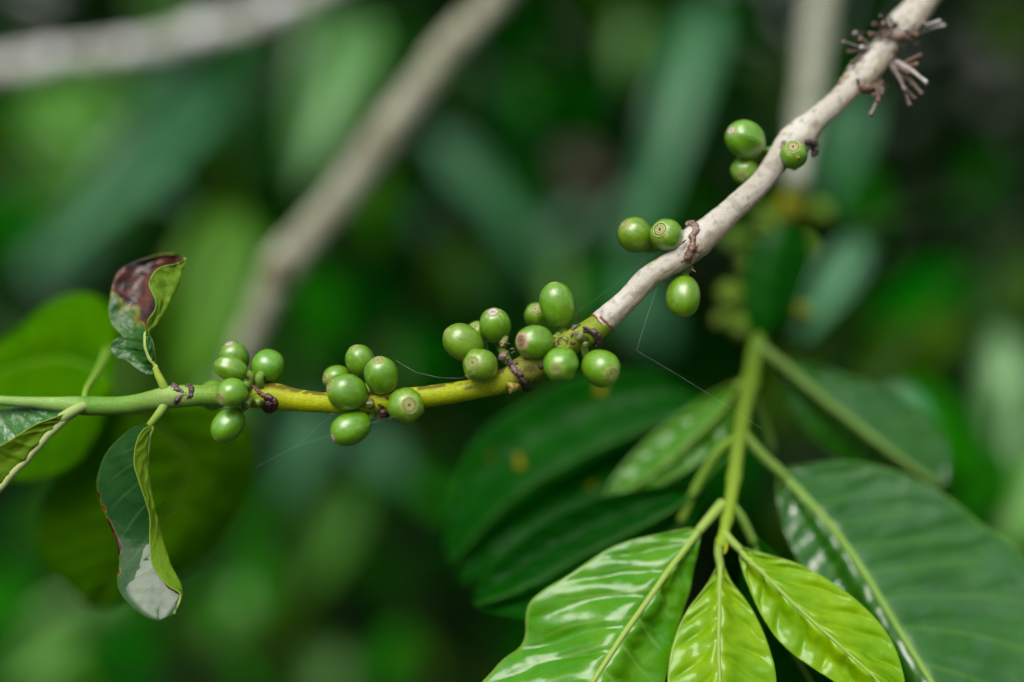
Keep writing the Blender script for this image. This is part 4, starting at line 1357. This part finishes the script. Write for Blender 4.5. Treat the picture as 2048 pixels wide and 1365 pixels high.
def cherry(cx, cy, d, Rp, Lp, nav, label, group, scar='tan', facing=1, tilt=None, disc=0.30, spot=None, green=None, attach=None, name='coffee_cherry', dull=False):
    """centre pixel, depth, half width and half length in pixels, pixel of the navel"""
    s = K * d
    Rr, L = Rp * s, Lp * s
    cen = P(cx, cy, d)
    if tilt is None:
        ox, oy = (nav[0] - cx) / Lp, -(nav[1] - cy) / Lp
        q = math.hypot(ox, oy)
        if q > 0.985: ox, oy = ox / q * 0.985, oy / q * 0.985
        oz = math.sqrt(max(0, 1 - ox * ox - oy * oy)) * facing
    else:
        ox, oy, oz = tilt
    ax = unit(RT * ox + UP * oy - FW * oz)
    r_ = random.Random(int(cx * 13 + cy))
    zq = V(ax).to_track_quat('Z', 'Y').to_matrix() @ Matrix.Rotation(r_.uniform(0, 6.28), 3, 'Z')
    o = thing(name, cen, label, 'coffee cherry', group, zq)
    tone = np.array((r_.uniform(0.86, 1.18), r_.uniform(0.92, 1.08), 1.0))
    g1 = np.array(green[0] if green else G1) * tone
    g2 = np.array(green[1] if green else G2) * tone
    seed = r_.uniform(0, 50)
    rd = disc * Rr
    # skin: from navel rim (z top) to the stalk
    prof = []
    th0 = math.asin(min(0.9, disc * 1.02))
    zt = L * math.cos(th0) ** 0.95
    prof.append((rd * 0.90, zt - 0.07 * Rr))
    prof.append((rd * 0.97, zt - 0.01 * Rr))
    prof.append((rd * 1.03, zt + 0.006 * Rr))
    for i in range(44):
        th = th0 + 0.06 + (math.pi - th0 - 0.06) * i / 43
        rr = math.sin(th) ** 0.94 * (1 - 0.05 * (1 - math.cos(th)) / 2)
        zz_ = math.cos(th)
        prof.append((max(0.0002, Rr * rr), L * (abs(zz_) ** 0.97) * (1 if zz_ > 0 else -1)))
    ridge = [r_.uniform(-1, 1) for _ in range(6)]

    def jit(a, s_):
        k = 1 + 0.019 * sum(ridge[q_] * math.sin((q_ + 2) * a + ridge[(q_ + 1) % 6] * 6) for q_ in range(6)) * math.sin(math.pi * min(1, s_ + 0.15))
        return k

    def colf(s_, a, r, z):
        n_ = mnoise.noise(Vector((math.cos(a) * 3 + seed, math.sin(a) * 3, z / L * 0.8))) * 0.5 + 0.5
        st = mnoise.noise(Vector((math.cos(a) * 11 + seed, math.sin(a) * 11, z / L * 1.2)))
        c_ = g1 * (1 - n_) + g2 * n_
        near = max(0, 1 - (r / max(rd, 1e-6) - 1.0) / 1.3) if z > 0 and not dull else 0
        c_ = c_ * (1 + 0.22 * st * (0.4 + near))
        c_ = c_ * (1 - 0.45 * near) + np.array((0.19, 0.30, 0.035)) * 0.45 * near
        if near > 0.5 and st > 0.15: c_ = c_ * 0.6 + np.array((0.34, 0.40, 0.10)) * 0.4
        if scar == 'brown' and near > 0.35 and mnoise.noise(Vector((math.cos(a) * 5, math.sin(a) * 5, r * 4000))) > -0.15 - near * 0.4:
            c_ = np.array((0.33, 0.22, 0.12))
        sk = mnoise.noise(Vector((math.cos(a) * 6 * r / Rr + seed, math.sin(a) * 6 * r / Rr, z / L * 6)))
        if sk > 0.54: c_ = c_ * 0.45 + np.array((0.10, 0.07, 0.02)) * 0.5
        if r < 0.3 * Rr and z < 0: c_ = np.array((0.16, 0.25, 0.03))
        return tuple(np.clip(c_, 0.003, 1))
    mb = MB()
    mb.add(*lathe(prof, 56, colf, jit))
    link('skin', mb.mesh('skin'), o, [M_FRUIT_DULL if dull else M_FRUIT])
    # navel: rim groove, flat disc, inner ring, pit
    tan = {'tan': (0.34, 0.27, 0.12), 'green': (0.24, 0.30, 0.055), 'brown': (0.16, 0.085, 0.045), 'grey': (0.42, 0.38, 0.33)}[scar]
    rim = {'tan': (0.33, 0.36, 0.10), 'green': (0.30, 0.37, 0.09), 'brown': (0.30, 0.20, 0.11), 'grey': (0.30, 0.24, 0.16)}[scar]
    dk = (0.04, 0.036, 0.010)
    h0 = zt
    pr = [(1.16, 0.012), (1.12, 0.055), (1.03, 0.065), (0.97, 0.045), (0.94, 0.005), (0.90, 0.02), (0.84, 0.065), (0.70, 0.085), (0.58, 0.088), (0.53, 0.065), (0.49, 0.07), (0.42, 0.100), (0.30, 0.098), (0.24, 0.08), (0.22, 0.05)]
    prof = [(rd * a, h0 + b * rd * 1.6) for a, b in pr]

    def colk(s_, a, r, z):
        q_ = r / rd
        w = 1 + 0.25 * mnoise.noise(Vector((math.cos(a) * 3 + seed, math.sin(a) * 3, q_ * 3)))
        if q_ > 1.0: c_ = rim
        elif q_ > 0.87: c_ = dk if scar != 'grey' else (0.2, 0.16, 0.12)
        elif q_ > 0.56: c_ = (0.19, 0.25, 0.04) if scar in ('green', 'tan') else tan
        elif q_ > 0.47: c_ = (0.17, 0.18, 0.045)
        else: c_ = tan
        return tuple(np.array(c_) * w)
    mb = MB()
    mb.add(*lathe(prof, 40, colk, lambda a, s_: 1 + 0.03 * math.sin(2 * a + seed) + 0.02 * math.sin(5 * a)))
    nv_ = link('navel', mb.mesh('navel'), o, [M_NAVEL])
    mb = MB()
    pc = (0.02, 0.014, 0.008) if scar != 'grey' else (0.12, 0.10, 0.09)
    mb.add(*lathe([(rd * 0.235, h0 + 0.10 * rd), (rd * 0.16, h0 + 0.13 * rd), (rd * 0.09, h0 + 0.14 * rd), (rd * 0.02, h0 + 0.12 * rd)], 18, lambda *q_: pc))
    link('pit', mb.mesh('pit'), nv_, [M_NAVEL])
    # stalk towards the branch
    end = cen - ax * L * 0.93
    if attach is not None:
        tgt = P(*attach)
    else:
        tgt = min((p[:3] for p in ALLPTS), key=lambda p: np.linalg.norm(p - end))
    mid_ = end - ax * 0.0016
    pts = catmull([end + ax * 0.0006, mid_, mid_ * 0.4 + tgt * 0.6, tgt], 12)
    mb = MB()
    tube_into(mb, pts, np.linspace(0.0013, 0.0010, 12), 10, lambda s_, dd, p: (0.13, 0.22, 0.03), lambda s_, th, p: 1 + 0.2 * mnoise.noise(Vector(p) * 700))
    mb.build('stalk', M_STEM, o)
    if spot:
        mb = MB()
        sp_ = np.array(spot)
        q_ = P(spot[0], spot[1], d)
        # sit on the surface: march from the camera side
        dirv = unit(q_ - CAM)
        Mi = np.array(zq.transposed())
        for tt in np.linspace(-1.5 * L, 1.5 * L, 400):
            x_ = Mi @ (q_ + dirv * tt - cen)
            if (x_[0] ** 2 + x_[1] ** 2) / Rr ** 2 + x_[2] ** 2 / L ** 2 < 1: break
        w_ = q_ + dirv * tt
        nrm = unit(w_ - cen)
        tube_into(mb, [w_ - nrm * 0.0004, w_ + nrm * 0.0001, w_ + nrm * 0.00018], [0.0006, 0.0005, 0.0002], 10, lambda *q2: (0.28, 0.16, 0.03))
        mb.build('spot', M_NAVEL, o)
    return o


GA = 'cherries of the leftmost cluster'
GB = 'cherries of the second cluster from the left'
GC = 'cherries of the large middle cluster'
GD = 'cherries on the lower bark'
GE = 'cherries on the upper bark'
cherry(428, 790, .4105, 31, 33, (408, 800), 'shaded green cherry mostly hidden behind the stem beside the Y-shaped scar', GA, 'green', 1)
cherry(468, 716, .4060, 30, 33, (461, 687), 'topmost cherry of the leftmost cluster, with a dry grey tip pointing up', GA, 'grey', 1, disc=0.26)
cherry(462, 738, .3975, 27, 34, (431, 726), 'cherry lying sideways with a creased skin, directly under the grey-tipped one', GA, 'green', 1, disc=0.16)
cherry(535.5, 732.5, .4010, 34, 34, None, 'plump smooth cherry on the stem right of the leftmost cluster, no scar in view', GA, 'green', tilt=(0.25, 0.55, -0.8))
cherry(464, 786, .3925, 30.5, 32, (445, 797), 'round cherry before the leftmost stem part, tan end scar turned lower left', GA, 'tan', 1, disc=0.36)
cherry(456, 850, .3970, 31, 39, (434, 880), 'oval cherry hanging lowest in the leftmost cluster, its brownish tip pointing down left', GA, 'tan', 1, disc=0.24)
cherry(675, 757, .4050, 27, 30, (652, 757), 'small cherry half hidden behind the big front cherry at the left of the second cluster', GB, 'tan', 1, disc=0.3)
cherry(721, 722, .4030, 29, 33, (707, 694), 'upper cherry of the second cluster with its brown-flecked tip up', GB, 'tan', 1, disc=0.3)
cherry(763, 752, .3965, 35, 41, (758, 719), 'tall cherry at top right of the second cluster, oval scar near its top', GB, 'tan', 1, disc=0.3)
cherry(695, 785, .3955, 38, 42, (661, 771), 'big rounded cherry in the middle of the second cluster with its scar facing left', GB, 'tan', 1, disc=0.28)
cherry(702, 856, .3965, 34, 44, (668, 875), 'oval cherry hanging lowest in the second cluster with a glossy white streak', GB, 'grey', 1, disc=0.22)
cherry(811, 812, .3925, 37.5, 41, (822, 809), 'cherry at the right of the second cluster showing its ringed scar to the viewer', GB, 'tan', 1, disc=0.40)
cherry(957, 668, .4080, 24, 28, (950, 652), 'sliver of a cherry wedged behind the two left cherries of the middle cluster', GC, 'green', 1)
cherry(1073, 632, .4095, 25, 30, (1070, 618), 'small cherry peeping out behind the tall top cherry of the middle cluster', GC, 'tan', 1, disc=0.36)
cherry(990, 652, .4030, 32.5, 38, (986, 624), 'cherry with a greyish scar on top, second in middle cluster', GC, 'grey', 1, disc=0.32)
cherry(927, 686, .3995, 37, 44, (893, 662), 'leftmost cherry of the middle cluster with its tip pointing up left', GC, 'tan', 1, disc=0.22)
cherry(961, 731.5, .3925, 35, 38, (945, 725), 'cherry at lower left of the middle cluster with a clear double-ringed scar', GC, 'green', 1, disc=0.36)
cherry(1115, 610, .3995, 36, 46, (1105, 566), 'tall egg-shaped cherry standing at the top of the middle cluster', GC, 'tan', 1, disc=0.24)
cherry(1070, 685, .3945, 36, 42, (1041, 682), 'cherry with a crusty brown speckled scar in the centre of the middle cluster', GC, 'brown', 1, disc=0.28)
cherry(1122, 729, .3900, 36, 42, (1111, 738), 'cherry hanging under the middle cluster with a small round scar low on its face', GC, 'green', 1, disc=0.28)
cherry(1201, 736.5, .3925, 38.5, 43, (1221, 747), 'rightmost cherry of the middle cluster with a ringed scar at lower right', GC, 'green', 1, disc=0.31, attach=(1166, 690, .397))
cherry(1271.5, 471, 0.4064, 35, 38, (1247, 450), 'left cherry of the pair beside the bark, its brown tip turned away', GD, 'tan', 1, disc=0.26, attach=(1385, 470, 0.4030))
cherry(1333.5, 471, 0.4011, 33.5, 35, (1316, 461), 'right cherry of the pair beside the bark with a bright ringed scar', GD, 'tan', 1, disc=0.40, attach=(1382, 466, 0.4015))
cherry(1366.5, 593, 0.4026, 35, 43, (1362, 634), 'single cherry hanging below the bark with a long white sheen', GD, 'tan', 1, disc=0.22, attach=(1377, 520, 0.4026))
cherry(1491, 280, 0.4098, 38, 45, (1458, 265), 'larger out-of-focus cherry left of the upper bark with a pale tip', GE, 'grey', 1, disc=0.22, attach=(1568, 300, 0.4109))
cherry(1490, 341, 0.4135, 29, 31, (1480, 356), 'lower out-of-focus cherry partly hidden behind the upper bark', GE, 'green', 1, attach=(1566, 304, 0.4120))
cherry(1587, 310.5, 0.4064, 28, 30, (1581, 296), 'small cherry in front of the upper bark with a rusty spot', GE, 'tan', 1, disc=0.45, spot=(1597, 316))

# blurred cherries and blossoms remnants on the drooping branch
GS = 'blurred cherries on the drooping branch'
for (x, y, d, r, col, lab) in [
    (1582, 415, .532, 30, ((0.42, 0.27, 0.006), (0.46, 0.30, 0.008)), 'blurred ripening yellow cherry on the drooping branch below the upper bark'),
    (1640, 425, .535, 26, ((0.12, 0.20, 0.03), (0.14, 0.22, 0.03)), 'blurred green cherry just right of the yellow cherry'),
    (1532, 440, .530, 26, ((0.10, 0.20, 0.05), (0.12, 0.22, 0.05)), 'blurred green cherry lower left of the yellow cherry'),
    (1603, 500, .515, 30, ((0.19, 0.30, 0.05), (0.21, 0.32, 0.05)), 'blurred pale green cherry below the yellow cherry'),
    (1470, 480, .525, 24, ((0.14, 0.20, 0.06), (0.15, 0.22, 0.06)), 'blurred dull green cherry close under the bark of the fruiting branch'),
    (1462, 590, .500, 27, ((0.15, 0.22, 0.04), (0.17, 0.24, 0.05)), 'blurred green cherry left of the drooping stem'),
    (1485, 655, .490, 25, ((0.15, 0.23, 0.03), (0.17, 0.25, 0.04)), 'blurred green cherry lowest left on the drooping stem'),
    (1445, 640, .495, 18, ((0.14, 0.20, 0.05), (0.16, 0.22, 0.06)), 'smallest blurred cherry at the far left of the drooping stem'),
    (1605, 625, .490, 22, ((0.20, 0.22, 0.08), (0.24, 0.24, 0.09)), 'blurred yellowish cherry right of the drooping stem'),
    (1500, 530, .510, 24, ((0.10, 0.18, 0.03), (0.12, 0.20, 0.03)), 'blurred shaded cherry between the drooping stem and the fruiting branch'),
]:
    at = min((P(*q[:3]) for q in [(1590, 370, .535), (1570, 480, .515), (1545, 590, .49), (1515, 690, .468)]), key=lambda p: np.linalg.norm(p - P(x, y, d)))
    xx, yy = px_of(at)
    d += 0.02
    cherry(x, y, d, r, r * 1.15, (x + (x - xx) * 0.15, y + 6), lab, GS, 'tan', 1, green=tuple(tuple(k_ * c_ for k_, c_ in zip((0.45, 0.6, 0.2), q_)) for q_ in col), dull=True, disc=0.2, attach=(xx, yy, (at - CAM) @ FW))
# dark leaf behind those cherries
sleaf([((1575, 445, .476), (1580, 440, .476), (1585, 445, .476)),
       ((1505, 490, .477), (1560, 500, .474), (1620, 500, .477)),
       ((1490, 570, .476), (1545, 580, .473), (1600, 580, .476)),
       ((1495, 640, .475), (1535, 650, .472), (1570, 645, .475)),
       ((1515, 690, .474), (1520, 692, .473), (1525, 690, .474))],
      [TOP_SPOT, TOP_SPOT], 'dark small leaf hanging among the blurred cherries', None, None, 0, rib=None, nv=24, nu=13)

# ================================================================== SPIDER SILK
sm, _, _ = newmat('spider silk')
t = NT(sm)
pb = t.new('ShaderNodeBsdfPrincipled')
pb.inputs['Base Color'].default_value = (0.6, 0.64, 0.6, 1)
pb.inputs['Roughness'].default_value = 0.25
out = t.new('ShaderNodeOutputMaterial')
t.l.new(pb.outputs[0], out.inputs[0])
for pts, r, lab in [
    ([(510, 936, .400), (592, 893, .3975), (668, 825, .3905)], 0.000010, 'spider thread rising from lower left to the big cherry of the second cluster'),
    ([(592, 893, .3975), (690, 862, .391), (790, 832, .389), (816, 824, .3876)], 0.000010, 'spider thread running to the ringed cherry at the right of the second cluster'),
    ([(793, 722, .395), (832, 745, .394), (880, 756, .392), (922, 757, .389), (952, 744, .3875), (1000, 716, .391), (1032, 702, .392)], 0.000013, 'sagging spider thread between the second and the middle cluster'),
    ([(1313, 578, .4005), (1292, 640, .398), (1273, 701, .396), (1380, 765, .398), (1470, 822, .402), (1530, 862, .405)], 0.000010, 'bent spider thread dropping from the bark and turning to the right'),
    ([(1148, 630, .3985), (1230, 570, .400), (1312, 503, .403)], 0.000005, 'faint spider thread from the tall top cherry up to the paired cherries'),
]:
    c3 = [P(*q_) for q_ in pts]
    dense = []
    for a, b in zip(c3, c3[1:]):
        for s in np.linspace(0, 1, 6)[:-1]: dense.append(a * (1 - s) + b * s)
    dense.append(c3[-1])
    mb = MB()
    tube_into(mb, dense, [r] * len(dense), 6)
    o = mb.build('spider_thread', sm)
    tag(o, lab, 'spider thread', 'threads of spider silk')
